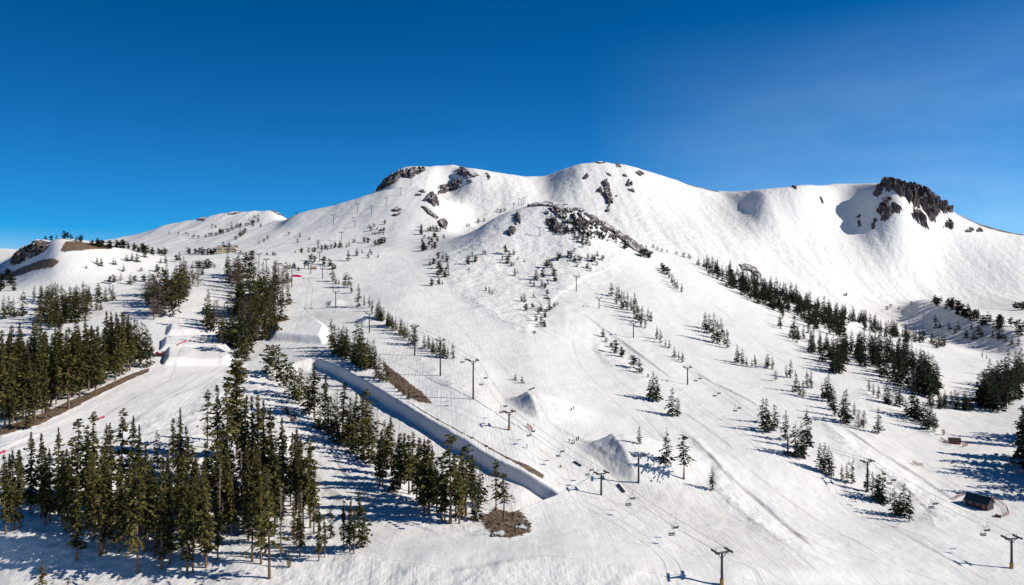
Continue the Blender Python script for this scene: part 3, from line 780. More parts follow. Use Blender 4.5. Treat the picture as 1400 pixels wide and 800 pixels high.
C += [(384,761,100,'snag'),(232,702,92,'snag'),(62,694,84,'snag'),(330,704,92,'snag'),(300,734,104,'snag'),(150,735,100,'snag'),(412,748,80,'snag'),(268,700,60,'bare'),(340,740,50,'bare')]
STANDS.append(('in the large foreground grove', 'firs of the large foreground grove', 'fir', C))
B = [(145,487,62,'fir'),(152,486,60,'fir'),(160,489,62,'fir'),(170,480,56,'fir'),(176,480,50,'fir'),(191,502,48,'spire'),(201,503,52,'spire'),(206,500,44,'spire'),(174,508,76,'fir'),(158,520,78,'spire'),(131,540,90,'fir'),(94,558,92,'fir'),(35,586,60,'spire'),(62,572,70,'fir'),(48,576,80,'spire')]
B += scatter([(0,522),(60,518),(120,504),(170,488),(203,484),(203,500),(160,516),(120,538),(85,558),(60,568),(30,583),(0,588)], 128, 52, 92, FS + ['fir', 'fir'], 8, 4)
STANDS.append(('in the forest above the brown bank', 'firs of the dense forest above the brown bank', 'fir', B))
D = [(368,512,38,'pine'),(378,520,46,'pine'),(388,530,42,'pine'),(395,540,42,'pine'),(402,545,44,'fir'),(412,548,46,'fir'),(409,552,50,'spire'),(420,562,48,'fir'),(430,572,76,'fir'),(423,566,52,'fir'),
     (444,577,66,'fir'),(458,590,50,'fir'),(452,585,46,'fir'),(461,586,54,'snag'),(469,592,70,'spire'),(480,598,56,'fir'),(486,601,65,'spire'),(478,594,50,'fir'),(495,602,64,'spire'),(501,613,83,'gappy'),
     (506,606,60,'fir'),(490,612,52,'fir'),(516,620,63,'snag'),(526,626,52,'spire'),(519,664,76,'fir'),(523,666,70,'fir'),(535,651,82,'fir'),(529,642,62,'spire'),(547,668,76,'spire'),(553,662,70,'spire'),
     (545,661,60,'fir'),(559,676,82,'spire'),(564,673,83,'spire'),(574,691,93,'spire'),(580,701,101,'fir'),(586,703,102,'spire'),(591,691,82,'fir'),(604,712,80,'fir'),(608,714,62,'spire'),
     (616,716,126,'gappy'),(623,713,94,'spire'),(631,709,92,'spire'),(637,706,100,'gappy'),(646,703,82,'spire'),(657,691,57,'gappy'),(678,698,70,'gappy'),(689,707,62,'gappy'),(652,712,52,'fir'),(628,716,72,'fir'),(597,700,72,'fir'),
     (438,586,50,'fir'),(448,594,46,'fir'),(464,606,52,'fir'),(474,612,54,'fir'),(484,620,55,'fir'),(498,628,52,'fir'),(508,634,54,'fir'),(570,684,70,'fir'),(540,672,60,'fir')]
STANDS.append(('in the strip beside the halfpipe', 'firs of the strip beside the halfpipe', 'fir', D))
E = scatter([(306,378),(345,374),(350,392),(395,386),(398,405),(386,440),(380,462),(350,468),(340,486),(325,488),(300,470),(284,448),(284,434),(310,434),(330,420),(316,405)], 80, 30, 50, ['fir', 'fir', 'spire', 'spire', 'fir', 'pine', 'bare'], 12, 3.8)
E += [(336,494,26,'fir'),(326,490,40,'fir'),(283,446,30,'fir'),(286,440,34,'fir')]
STANDS.append(('in the grove between park runs', 'firs of the grove between the two park runs', 'fir', E))
G_ = [(453,476,41,'spire'),(458,481,37,'fir'),(463,486,39,'fir'),(470,488,43,'fir'),(474,487,40,'spire'),(468,481,30,'fir'),(478,491,27,'fir'),(483,486,20,'fir'),(488,482,45,'fir'),(494,480,40,'fir'),(485,496,30,'fir'),
      (495,499,33,'fir'),(502,506,38,'spire'),(498,501,30,'fir'),(507,504,36,'fir'),(514,516,39,'spire'),(519,517,33,'fir'),(525,521,34,'fir'),(529,523,23,'spire'),(542,531,11,'fir'),(546,536,15,'fir'),(552,541,13,'fir'),(559,546,15,'fir')]
G_ += scatter([(452,480),(495,482),(530,520),(512,520),(470,494)], 16, 28, 40, ['fir', 'spire'], 14, 3)
STANDS.append(('beside the brown soil slope', 'firs of the clump beside the brown soil slope', 'fir', G_))
F_ = [(455,385,14,'pine'),(459,388,11,'fir'),(463,389,9,'fir'),(471,393,17,'pine'),(475,394,20,'pine'),(480,401,17,'spire'),(490,420,32,'spire'),(498,418,15,'spire'),(505,421,17,'spire'),(509,426,18,'spire'),(515,436,21,'fir'),
      (518,438,31,'spire'),(524,439,20,'fir'),(530,446,18,'fir'),(536,449,19,'fir'),(541,452,20,'fir'),(548,456,20,'fir'),(553,459,16,'fir'),(557,462,18,'spire'),(565,471,29,'fir'),(568,473,31,'spire'),(560,466,16,'fir'),(580,476,19,'fir'),(586,479,17,'bare'),
      (592,484,20,'fir'),(597,487,22,'spire'),(601,489,20,'fir'),(606,489,21,'fir'),(612,490,17,'spire'),(619,491,23,'spire')]
F_ += scatter([(510,430),(560,460),(620,489),(608,492),(550,464),(503,426)], 14, 17, 25, ['fir', 'spire'], 15, 2.5)
STANDS.append(('along the middle chairlift', 'firs of the row along the middle chairlift', 'fir', F_))
A = [(5,436,32,'spire'),(18,434,28,'fir'),(31,431,36,'fir'),(50,458,42,'spire'),(12,430,26,'fir')]
A += scatter([(45,430),(70,422),(120,420),(120,440),(80,452),(60,448)], 26, 30, 44, FS, 21, 4)
A += scatter([(35,408),(75,402),(110,406),(155,400),(155,412),(120,420),(60,418)], 22, 18, 27, FS, 22, 4)
A += [(125,422,16,'fir'),(133,424,14,'pine'),(138,424,12,'fir')]
STANDS.append(('in the stand above the left forest', 'firs of the stand at the left edge', 'fir', A))
A2 = scatter([(190,430),(215,440),(242,434),(252,412),(272,398),(272,384),(240,384),(210,394),(195,412)], 34, 28, 44, ['fir', 'fir', 'pine', 'spire', 'bare'], 23, 4)
STANDS.append(('beside the narrow groomed run', 'firs of the stand beside the left groomed run', 'fir', A2))
H = [(874,607,25,'spire'),(911,633,48,'fir'),(935,655,62,'gappy'),(974,671,33,'spire'),(893,549,42,'gappy'),(888,545,26,'fir'),(898,549,36,'fir'),(919,569,39,'fir'),(927,569,27,'fir')]
STANDS.append(('alone on the open middle slope', 'lone firs on the open middle slope', 'fir', H))
H2 = [(1043,578,34,'fir'),(1048,591,47,'fir'),(1059,589,37,'fir'),(1074,602,41,'gappy'),(1088,626,50,'fir'),(1095,624,48,'fir'),(1103,615,57,'gappy'),(1098,627,40,'spire'),
      (1121,643,38,'spire'),(1127,646,41,'spire'),(1133,649,40,'spire'),(1137,651,34,'spire'),(1151,657,23,'spire'),(1158,660,27,'spire'),(1165,661,29,'spire'),
      (1186,673,34,'spire'),(1193,679,34,'spire'),(1200,683,38,'fir'),(1206,687,47,'fir'),(1202,686,40,'fir'),(1223,703,41,'fir'),(1236,707,47,'fir'),(1243,713,42,'gappy'),(1230,705,30,'fir'),(1217,686,13,'spire')]
STANDS.append(('in clumps down the lower right run', 'firs of the clumps down the lower right run', 'fir', H2))
H3 = [(964,450,26,'fir'),(970,456,28,'fir'),(976,468,41,'spire'),(981,470,34,'spire'),(986,464,29,'spire'),(994,476,27,'spire'),(990,472,21,'spire'),(1008,496,25,'fir'),(1015,500,24,'gappy'),(1021,501,14,'spire'),(1028,502,12,'spire'),(1033,503,14,'spire'),
      (1050,503,20,'fir'),(1056,505,18,'spire'),(1060,521,15,'bare'),(1048,500,16,'fir'),(1075,516,18,'spire'),(1081,517,26,'spire'),(1088,536,31,'fir'),(1093,541,20,'spire'),(1098,543,24,'spire'),(1103,531,25,'spire'),(1109,531,25,'spire'),
      (1124,541,18,'spire'),(1133,549,38,'fir'),(1129,545,30,'fir'),(1141,569,38,'spire'),(1137,560,30,'fir'),(1157,579,48,'fir'),(1154,576,42,'fir'),(1168,568,19,'spire'),(1174,586,26,'bare'),(1181,585,25,'spire'),(1201,593,36,'fir')]
STANDS.append(('in the broken line across right runs', 'firs of the broken line across the right runs', 'fir', H3))
H4 = [(1188,535,18,'spire'),(1194,541,18,'spire'),(1201,545,20,'spire'),(1211,551,28,'fir'),(1215,553,26,'fir'),(1225,553,30,'bare'),(1230,556,28,'fir'),(1238,564,20,'fir'),(1246,569,39,'fir'),(1250,572,47,'fir'),(1255,576,32,'fir'),(1262,581,31,'fir'),(1268,587,39,'fir'),(1273,580,30,'fir'),(1279,584,20,'fir'),(1278,591,12,'pine'),(1290,595,8,'pine')]
STANDS.append(('in the line above the red hut', 'firs of the dark line above the red hut', 'fir', H4))
I_ = scatter([(950,360),(1000,374),(1060,398),(1120,428),(1155,445),(1152,462),(1120,455),(1080,432),(1050,422),(1020,408),(985,388),(962,372)], 165, 13, 30, ['fir', 'fir', 'spire'], 31, 2.3)
I_ += scatter([(1060,398),(1150,428),(1240,458),(1300,474),(1290,478),(1230,468),(1150,440),(1080,412)], 85, 12, 19, ['fir'], 32, 1.8)
I_ += scatter([(1160,482),(1180,474),(1240,484),(1278,522),(1288,546),(1270,546),(1240,532),(1200,512),(1170,497)], 76, 24, 45, ['fir', 'fir', 'spire'], 33, 2.8)
I_ += scatter([(1125,478),(1160,473),(1158,502),(1145,515),(1130,502)], 22, 24, 38, ['fir'], 34, 2.6)
I_ += scatter([(1060,430),(1120,462),(1128,500),(1090,470),(1060,448)], 20, 16, 28, ['fir', 'spire'], 36, 2.6) + scatter([(1285,548),(1335,562),(1335,570),(1285,560)], 9, 20, 28, ['fir', 'spire'], 37, 3)
I_ += scatter([(1268,549),(1330,560),(1330,565),(1265,554)], 10, 18, 23, ['spire', 'fir'], 35, 3.0)
I_ += [(1032,498,14,'spire'),(1084,466,12,'spire'),(1091,462,13,'spire'),(1106,478,14,'fir'),(1112,480,18,'fir')]
STANDS.append(('in the belt along right ridge', 'firs of the dark belt along the right ridge', 'fir', I_))
J2 = scatter([(1334,556),(1345,532),(1370,512),(1400,508),(1412,520),(1386,556),(1365,566)], 46, 32, 48, ['fir'], 41, 3.5)
J2 += [(1343,489,9,'spire'),(1349,491,7,'spire')]
STANDS.append(('in the wood at right edge', 'firs of the dark wood at the right edge', 'fir', J2))
K2 = [(1397,629,76,'fir'),(1404,612,72,'fir'),(1408,640,80,'fir')] + scatter([(1416,645),(1422,600),(1470,596),(1490,650),(1470,690),(1424,686)], 26, 74, 92, ['fir'], 43, 5)
STANDS.append(('cut off by the right edge', 'tall firs cut off by the right edge', 'fir', K2))
P = [(599,354,9,'stunt'),(593,361,8,'stunt'),(605,356,7,'stunt'),(611,358,10,'stunt'),(588,363,6,'stunt'),(600,367,10,'stunt'),(612,367,10,'stuntfir'),(602,375,12,'stunt'),(598,379,9,'stunt'),(608,379,12,'stunt'),(613,377,10,'stuntfir'),(590,391,10,'stunt'),(600,389,8,'stunt'),(605,389,6,'stuntfir'),
     (640,361,11,'stunt'),(646,351,7,'stuntfir'),(650,358,9,'stunt'),(641,369,5,'stuntfir'),(661,348,6,'stunt'),(664,348,7,'stuntfir'),(691,348,12,'stunt'),(696,351,9,'stuntfir'),(687,356,8,'stuntfir'),(694,361,11,'stunt'),(699,364,8,'stuntfir'),(664,398,8,'stuntfir'),(669,401,10,'stuntfir'),(673,403,9,'stuntfir')]
STANDS.append(('in clumps left of the knoll', 'stunted pines left of the knoll face', 'pine', P))
P = [(702,348,8,'stuntfir'),(708,355,5,'stuntfir'),(702,363,6,'stuntfir'),(704,377,11,'stuntfir'),(708,374,6,'stuntfir'),(717,358,5,'stuntfir'),(733,383,17,'stuntfir'),(742,379,12,'stunt'),(747,366,10,'stunt'),(751,363,11,'stuntfir'),(754,366,9,'stuntfir'),(757,377,10,'stunt'),(759,384,9,'stunt'),(730,392,11,'stuntfir'),(741,392,11,'stuntfir'),(749,389,9,'stuntfir'),(745,394,7,'stunt'),(725,388,7,'stuntfir'),
     (763,356,10,'stunt'),(766,353,7,'stunt'),(777,351,8,'stunt'),(781,353,8,'stunt'),(786,357,8,'stunt'),(790,356,9,'stuntfir'),(793,359,9,'stunt'),(804,354,9,'stuntfir'),(810,358,9,'stunt'),(813,357,7,'stunt'),(817,350,8,'stuntfir'),(824,356,7,'stunt'),(803,367,7,'stunt'),(807,371,6,'stunt'),(816,363,6,'stunt'),(789,365,5,'stunt'),(785,344,5,'stunt'),(797,339,6,'stunt'),(806,336,7,'stuntfir'),
     (717,413,13,'stuntfir'),(713,412,7,'stunt'),(730,407,8,'stuntfir'),(751,424,18,'stuntfir'),(758,420,6,'stunt'),(748,404,8,'stunt'),(719,425,9,'stunt'),(728,422,7,'stunt'),(736,430,11,'stuntfir'),(740,426,12,'stuntfir'),(745,434,11,'stunt'),(733,439,8,'stunt'),(740,444,15,'stuntfir'),(744,447,9,'stunt'),(762,417,4,'stunt'),(760,385,5,'stunt')]
STANDS.append(('on the sunny knoll face', 'stunted pines on the sunny knoll face', 'pine', P))
P = scatter([(745,290),(770,294),(800,318),(840,322),(872,345),(860,344),(820,330),(800,330),(770,322),(750,315)], 62, 3.5, 6.5, ['stunt', 'stunt', 'stuntfir'], 51, 2)
P += scatter([(770,312),(800,318),(808,335),(790,334)], 14, 4, 7, ['stunt', 'stuntfir'], 52, 2)
P += [(884,347,13,'stuntfir'),(880,352,11,'stunt'),(876,351,9,'stunt'),(888,352,8,'stunt'),(886,353,9,'stunt'),(870,341,6,'stunt'),(893,339,5,'stunt'),(899,342,5,'stunt'),(905,345,5,'stunt'),(912,346,4,'stunt'),(935,352,6,'stunt'),(942,354,6,'stunt'),(925,349,5,'stunt'),(684,291,5,'stunt'),(680,289,4,'stunt'),(690,289,5,'stunt'),(654,305,6,'stunt'),(662,303,5,'stunt'),(641,310,5,'stunt'),(638,310,4,'stunt')]
STANDS.append(('along the rocky knoll crest', 'stunted pines along the knoll crest', 'pine', P))
P = [(836,405,19,'stuntfir'),(843,416,25,'spire'),(850,423,26,'spire'),(853,421,22,'spire'),(858,424,25,'spire'),(863,425,20,'spire'),(866,429,22,'spire'),(870,436,27,'spire'),(873,441,24,'spire'),(877,447,20,'spire'),(882,449,21,'spire'),(886,438,18,'spire'),(890,439,14,'stuntfir'),(878,438,20,'spire'),(868,421,22,'spire'),(846,411,20,'spire'),
     (905,369,9,'stunt'),(908,373,10,'stunt'),(915,381,13,'spire'),(920,391,17,'spire'),(926,396,15,'spire'),(932,400,14,'spire'),(912,376,11,'stunt'),(918,387,14,'spire'),(923,394,15,'spire'),
     (898,464,19,'spire'),(903,469,19,'spire'),(910,474,11,'spire'),(915,476,12,'fir'),(922,489,16,'fir'),(928,493,14,'spire'),(933,496,17,'spire'),
     (825,461,13,'stuntfir'),(829,468,6,'stunt'),(836,475,7,'stunt'),(841,483,17,'stunt'),(850,488,13,'stunt'),(866,503,16,'stunt'),(874,509,20,'stuntfir'),(877,511,8,'stunt'),(886,516,5,'stunt'),(704,520,9,'stuntfir'),(714,524,10,'stuntfir')]
STANDS.append(('in diagonal rows below the knoll', 'firs of the diagonal rows below the knoll', 'fir', P))
P = [(395,322,5,'stunt'),(410,324,6,'stuntfir'),(407,332,5,'stunt'),(423,328,4,'stunt'),(361,331,5,'stunt'),(366,327,5,'stunt'),(354,334,3.5,'stunt'),(435,334,6,'stunt'),(365,349,6,'stuntfir'),(373,349,6,'stuntfir'),(376,350,5,'stunt'),(404,346,3.5,'stunt'),(412,346,7,'stunt'),(422,345,6,'stunt'),(427,345,6,'stunt'),(430,345,7,'stunt'),(435,340,7,'stuntfir'),(440,342,7,'stunt'),(445,341,7,'stunt'),(448,342,6,'stunt'),(453,340,6,'stunt'),(458,339,8,'stunt'),(465,339,9,'stunt'),
     (474,339,7,'stuntfir'),(477,337,8,'stuntfir'),(484,332,5,'stunt'),(498,331,7,'stunt'),(503,332,7,'stunt'),(476,357,16,'stuntfir'),(488,350,12,'stuntfir'),(495,346,5,'stuntfir'),(506,346,7,'stuntfir'),(508,348,6,'stuntfir'),(503,353,6,'stunt'),(517,352,6,'stuntfir'),(513,337,8,'stunt'),(518,336,9,'stunt'),(522,334,9,'stunt'),(526,332,8,'stunt'),
     (425,357,9,'stunt'),(430,358,8,'stunt'),(443,362,11,'stunt'),(451,364,10,'stunt'),(455,369,9,'stunt'),(458,368,7,'stunt'),(396,368,9,'stuntfir'),(402,367,8,'stunt'),(408,370,7,'stuntfir'),(405,293,4,'stunt')]
P += scatter([(500,305),(530,300),(532,322),(505,325)], 14, 4, 6, ['stunt', 'stuntfir'], 61, 2) + scatter([(575,298),(590,300),(612,325),(598,342),(575,345),(572,320)], 26, 4, 8, ['stunt'], 62, 2)
STANDS.append(('on the broad lift slope', 'stunted pines on the broad lift slope', 'pine', P))
P = scatter([(280,324),(355,301),(356,304),(282,327)], 24, 4, 6, ['stunt'], 63, 2) + scatter([(318,329),(345,306),(348,309),(322,331)], 10, 4, 6, ['stunt'], 64, 2) + scatter([(230,320),(350,292),(380,300),(360,312),(260,330)], 18, 2.5, 4.5, ['stunt'], 65, 3)
P += scatter([(256,344),(296,345),(296,349),(256,348)], 14, 6, 9, ['stunt'], 66, 2) + [(329,348,6,'stunt'),(337,356,12,'stuntfir'),(345,355,12,'stunt'),(322,347,6,'stunt'),(309,345,9,'stunt'),(305,337,6,'stunt'),(313,337,6,'stunt')]
STANDS.append(('on the far left ridge', 'stunted pines on the far left ridge', 'pine', P))
P = scatter([(122,334),(160,337),(232,349),(230,352),(160,341),(122,337)], 24, 8, 11, ['stunt'], 67, 2.5) + [(47,322,6,'stunt'),(62,323,9,'stunt'),(70,322,7,'stunt'),(77,324,7,'stuntfir'),(88,326,10,'stunt'),(92,327,9,'stunt'),(97,328,7,'stunt'),(110,331,9,'stunt'),(104,329,6,'stuntfir'),
     (173,357,10,'stuntfir'),(180,357,12,'stuntfir'),(187,358,13,'stuntfir'),(197,352,13,'stuntfir'),(209,349,12,'stuntfir'),(203,346,12,'stuntfir'),(216,346,9,'stuntfir'),(220,360,8,'stuntfir'),(227,360,11,'stuntfir'),(241,358,9,'stunt'),(245,356,13,'stuntfir'),(215,372,10,'stunt'),(193,371,5,'stunt'),(178,389,15,'stuntfir'),(184,386,9,'stunt'),(197,385,9,'stunt'),
     (133,361,10,'stuntfir'),(138,364,12,'stuntfir'),(155,362,9,'stuntfir'),(158,362,8,'stuntfir'),(169,371,10,'stuntfir'),(118,367,6,'stuntfir'),(248,371,6,'stuntfir'),(210,383,8,'stunt'),(272,366,9,'stunt'),(281,366,10,'stunt'),(285,367,12,'stunt'),(276,363,6,'stunt'),(268,363,6,'stunt'),(277,375,8,'stunt'),(289,365,6,'stunt'),(293,366,5,'stunt')]
P += scatter([(0,372),(12,374),(26,388),(22,398),(0,400)], 10, 9, 13, ['stunt'], 68, 3) + [(165,385,12,'bare'),(156,386,10,'stunt'),(150,388,10,'stunt')]
STANDS.append(('on the snowfield below left knob', 'stunted pines on the left snowfield', 'pine', P))
P = scatter([(1268,412),(1290,410),(1330,426),(1400,452),(1400,464),(1350,448),(1300,428)], 46, 9, 15, ['stuntfir', 'stunt'], 71, 2) + scatter([(1270,438),(1330,450),(1400,468),(1400,476),(1320,462),(1275,448)], 20, 9, 14, ['stuntfir'], 72, 3) + [(1388,422,9,'stunt'),(1393,424,10,'stunt'),(1398,424,11,'stunt'),(1404,424,12,'stunt'),(1218,421,5,'stunt'),(1229,423,6,'stuntfir'),(1246,417,5,'stunt'),(1213,424,5,'stunt')]
STANDS.append(('on the shaded right spur', 'stunted pines on the shaded spur', 'pine', P))

# ------------------------------------------------------------------ plant the trees
ORD = ['first','second','third','fourth','fifth','sixth','seventh','eighth','ninth','tenth','eleventh','twelfth','thirteenth','fourteenth','fifteenth','sixteenth','seventeenth','eighteenth','nineteenth','twentieth']
LOOK = {'fir': 'dense green fir', 'spire': 'slender pointed fir', 'pine': 'broad round-topped conifer', 'gappy': 'open-branched fir',
        'stunt': 'low bushy pine', 'stuntfir': 'small pointed pine', 'snag': 'dead grey trunk', 'bare': 'bare brown twiggy tree'}
ALLT = []
for si, (phrase, grp, species, lst) in enumerate(STANDS):
    for (u, v, h, k) in lst:
        p = ground(u, v)
        ALLT.append(dict(u=u, v=v, h=h, k=k, p=p, H=h * p.y / F, s=si, sp=species))
for t in ALLT: t['kind2'] = 'dead' if t['k'] == 'snag' else 'twig' if t['k'] == 'bare' else 'pine' if t['k'].startswith('stunt') else 'fir'
SOLO = {'fir': 300, 'pine': 300, 'dead': 100, 'twig': 100}
for kd, n in SOLO.items():
    L = sorted([t for t in ALLT if t['kind2'] == kd and -25 < t['u'] < 1408], key=lambda t: -t['h'])
    for t in L[:n]: t['solo'] = True
NAMES = {'fir': ('fir_tree', 'fir tree'), 'pine': ('stunted_pine', 'pine tree'), 'dead': ('dead_tree', 'dead tree'), 'twig': ('bare_tree', 'bare tree')}
grp_extra = {'dead': 'dead grey trees', 'twig': 'bare brown trees'}
for si, (phrase, grp, species, lst) in enumerate(STANDS):
    mem = [t for t in ALLT if t['s'] == si and t.get('solo')]
    mem.sort(key=lambda t: -t['v'])
    rows = []
    per = 14
    nrow = max(1, math.ceil(len(mem) / per))
    for r in range(nrow):
        rows.append(sorted(mem[r * per:(r + 1) * per], key=lambda t: t['u']))
    for r, row in enumerate(rows):
        for i, t in enumerate(row):
            rn = '' if nrow == 1 else (', front row,' if r == 0 else ', back row,' if r == nrow - 1 else ', %s row,' % ORD[r])
            t['label'] = '%s, %s from left%s %s' % (LOOK[t['k']], ORD[i], rn.replace(' of the ', ' in ') if False else rn, phrase)
rg = random.Random(99)
for t in ALLT:
    if not t.get('solo'): continue
    k = t['k']
    if t['h'] < 37: k = {'fir': 'farfir', 'gappy': 'farfir', 'spire': 'farspire'}.get(k, k)
    nvar = {'farfir': 5, 'farspire': 5, 'fir': 6, 'spire': 5, 'gappy': 4, 'pine': 3, 'stunt': 4, 'stuntfir': 3, 'snag': 2, 'bare': 3}[k]
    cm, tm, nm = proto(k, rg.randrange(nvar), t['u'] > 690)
    name, cat = NAMES[t['kind2']]
    e = empty(name, t['p'], rg.uniform(0, 6.283), t['H'])
    wdt = rg.uniform(0.85, 1.15) * (1.0 if k == 'stunt' else 1.25 if t['h'] < 37 else 1.3 if t['u'] > 690 else 0.9 if t['s'] == 0 else 1.08 if t['s'] == 1 else 1.2)
    e.scale = (t['H'] * wdt, t['H'] * wdt, t['H'])
    link(bpy.data.objects.new('trunk', tm), e)
    link(bpy.data.objects.new(nm, cm), e)
    tag(e, t['label'], cat, STANDS[t['s']][1])

def forest(name, items, mat, seed):
    g = np.random.RandomState(seed)
    Vs, Qs, tn, mi, off = [], [], [], [], 0
    for t in items:
        (cv, cq, ct), tv, tq = low(t['k'], g.randint(4))
        a = g.rand() * 6.283; ca, sa = math.cos(a), math.sin(a); w = 0.9 + 0.3 * g.rand()
        for (v_, q_, tone, m_) in ((cv, cq, ct, 0), (tv, tq, np.full(len(tv), .5), 1)):
            x = (v_[:, 0] * ca - v_[:, 1] * sa) * t['H'] * w + t['p'].x; y = (v_[:, 0] * sa + v_[:, 1] * ca) * t['H'] * w + t['p'].y
            Vs.append(np.stack([x, y, v_[:, 2] * t['H'] + t['p'].z], -1)); Qs.append(q_ + off); off += len(v_)
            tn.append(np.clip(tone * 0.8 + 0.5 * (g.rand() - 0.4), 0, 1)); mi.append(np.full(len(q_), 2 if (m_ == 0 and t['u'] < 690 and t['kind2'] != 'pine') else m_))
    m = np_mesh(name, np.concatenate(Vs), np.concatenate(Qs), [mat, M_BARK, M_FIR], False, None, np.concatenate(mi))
    attr(m, 'tone', np.concatenate(tn))
    return link(bpy.data.objects.new(name, m))
rest_f = [t for t in ALLT if not t.get('solo') and t['kind2'] in ('fir', 'twig', 'dead')]
rest_p = [t for t in ALLT if not t.get('solo') and t['kind2'] == 'pine']
if rest_f: tag(forest('conifer_forest', rest_f, M_FIR_HALFSHADE, 3), 'far smaller dark firs massed in belts on the slopes', 'forest', kind='stuff')
if rest_p: tag(forest('krummholz_vegetation', rest_p, M_PINE, 4), 'tiny far stunted pines dotted over the upper slopes', 'scrub', kind='stuff')
print('trees', len(ALLT), 'solo', sum(1 for t in ALLT if t.get('solo')), 'rest', len(rest_f), len(rest_p))

# ------------------------------------------------------------------ shrubs on the soil mound
def shrub(u, v, hpx, wide, label, seed):
    p = ground(u, v); H = hpx * p.y / F
    a = conifer(seed, 9, 12, 3, 0.5 * wide, 0.05, 'pine', 0, 0.7)
    m = np_mesh('shrub', a[0], a[1], [M_SHRUB], False); attr(m, 'tone', a[2])
    o = link(bpy.data.objects.new('shrub', m)); o.location = p; o.scale = (H, H, H)
    tag(o, label, 'shrub', 'shrubs on the soil mound')
for k, (u, v, h, w_, lab) in enumerate([(668, 731, 12, 1.2, 'dark round shrub at the left foot of the soil mound'), (700, 731, 15, 1.3, 'largest dark shrub in the middle of the soil mound'), (690, 727, 9, 1.1, 'small shrub behind the largest one on the soil mound'),
        (712, 722, 11, 1.0, 'brown shrub on the right half of the soil mound'), (668, 706, 18, 1.0, 'tall shrub at the top of the soil mound under the firs'), (680, 716, 13, 1.1, 'dark shrub under the two firs on the soil mound'), (720, 727, 7, 1.2, 'lowest shrub at the right tip of the soil mound'), (682, 734, 8, 1.3, 'spreading shrub at the front edge of the soil mound'), (700, 712, 10, 1.2, 'twiggy shrub behind the boulder of the soil mound'), (657, 710, 12, 1.0, 'shrub beside the firs left of the soil mound top')]):
    shrub(u, v, h, w_, lab, 400 + k)
rock([(672,734),(680,726),(692,728),(690,735)], 0.8, 'low boulder in front of the soil mound', 'boulder', 3.3, 'boulders on the soil mound')
rock([(706,722),(714,714),(724,718),(722,726)], 1.2, 'brown boulder on the right end of the soil mound', 'boulder', 5.1, 'boulders on the soil mound')

def rubble():
    g = np.random.RandomState(5); bm = bmesh.new(); n = 0
    I, J = np.nonzero((DIRT > 0.55) & (YG < 480) & (XG / YG > -0.72) & (XG / YG < 0.1))
    for k in g.choice(len(I), 420, replace=False):
        i, j = I[k], J[k]; r = 0.18 + 0.5 * g.rand() ** 3
        vs = bmesh.ops.create_icosphere(bm, subdivisions=1, radius=r)['verts']
        for v in vs: v.co = Vector((v.co.x * (0.8 + g.rand() * .5), v.co.y * (0.8 + g.rand() * .5), v.co.z * (.6 + .4 * g.rand()))) + Vector((XG[i, j], YG[i, j], ZG[i, j]))
    tag(build('rubble', bm, mat_plain('soil_stones', (0.12, 0.09, 0.07), 0.95, 0, 0.4, 0.7)), 'loose stones strewn over the bare soil banks', 'stones', kind='stuff')
rubble()

# ------------------------------------------------------------------ chairlifts
def lift_tower(name, p, H, dirv, label, group, base=False, arm=4.2):
    rz = math.atan2(dirv[1], dirv[0])           # local x runs along the cable
    e = empty(name, p, rz)
    tag(e, label, 'lift tower', group)
    b = bmesh.new(); add_tube(b, (0, 0, -1.5), (0, 0, H), 0.42, 0.30, 10); build('pole', b, M_DARK, e, False)
    b = bmesh.new(); add_box(b, (0, 0, H + 0.05), (0.45, arm, 0.42)); 
    for s in (-1, 1): add_tube(b, (0, s * 0.2, H - 1.5), (0, s * arm * 0.33, H - 0.1), 0.10, 0.10, 6)
    build('crossarm', b, M_STEEL, e)
    for s in (-1, 1):
        b = bmesh.new()
        add_box(b, (0, s * arm / 2, H + 0.35), (3.6, 0.18, 0.22))
        for q in range(-3, 4): add_tube(b, (q * 0.55, s * arm / 2 - 0.16, H + 0.6), (q * 0.55, s * arm / 2 + 0.16, H + 0.6), 0.24, 0.24, 8)
        build('sheave_assembly', b, M_DARK, e)
    b = bmesh.new()
    for s in (-1, 1):
        add_tube(b, (0, s * arm / 2 * 0.9, H + 0.2), (0, s * arm / 2 * 0.9, H + 1.5), 0.07, 0.07, 6)
    add_tube(b, (0, -arm / 2 * 0.9, H + 1.5), (0, arm / 2 * 0.9, H + 1.5), 0.06, 0.06, 6)
    build('lifting_frame', b, M_STEEL, e)
    if base:
        b = bmesh.new(); add_tube(b, (0, 0, -0.6), (0, 0, 1.7), 0.6, 0.55, 12); build('safety_pad', b, M_YELLOW, e)
    return e

def cable(name, pts, label, group):
    cu = []; 
    for a, b in zip(pts[:-1], pts[1:]):
        n = 10; L = (b - a).length
        for i in range(n):
            t = i / n; p = a.lerp(b, t); p = p + Vector((0, 0, -4 * 0.014 * L * t * (1 - t))); cu.append(p)
    cu.append(pts[-1])
    b = bmesh.new()
    for p, q in zip(cu[:-1], cu[1:]): add_tube(b, p, q, 0.045, 0.045, 5, False)
    tag(build(name, b, M_CABLE), label, 'cable', group)
    return cu

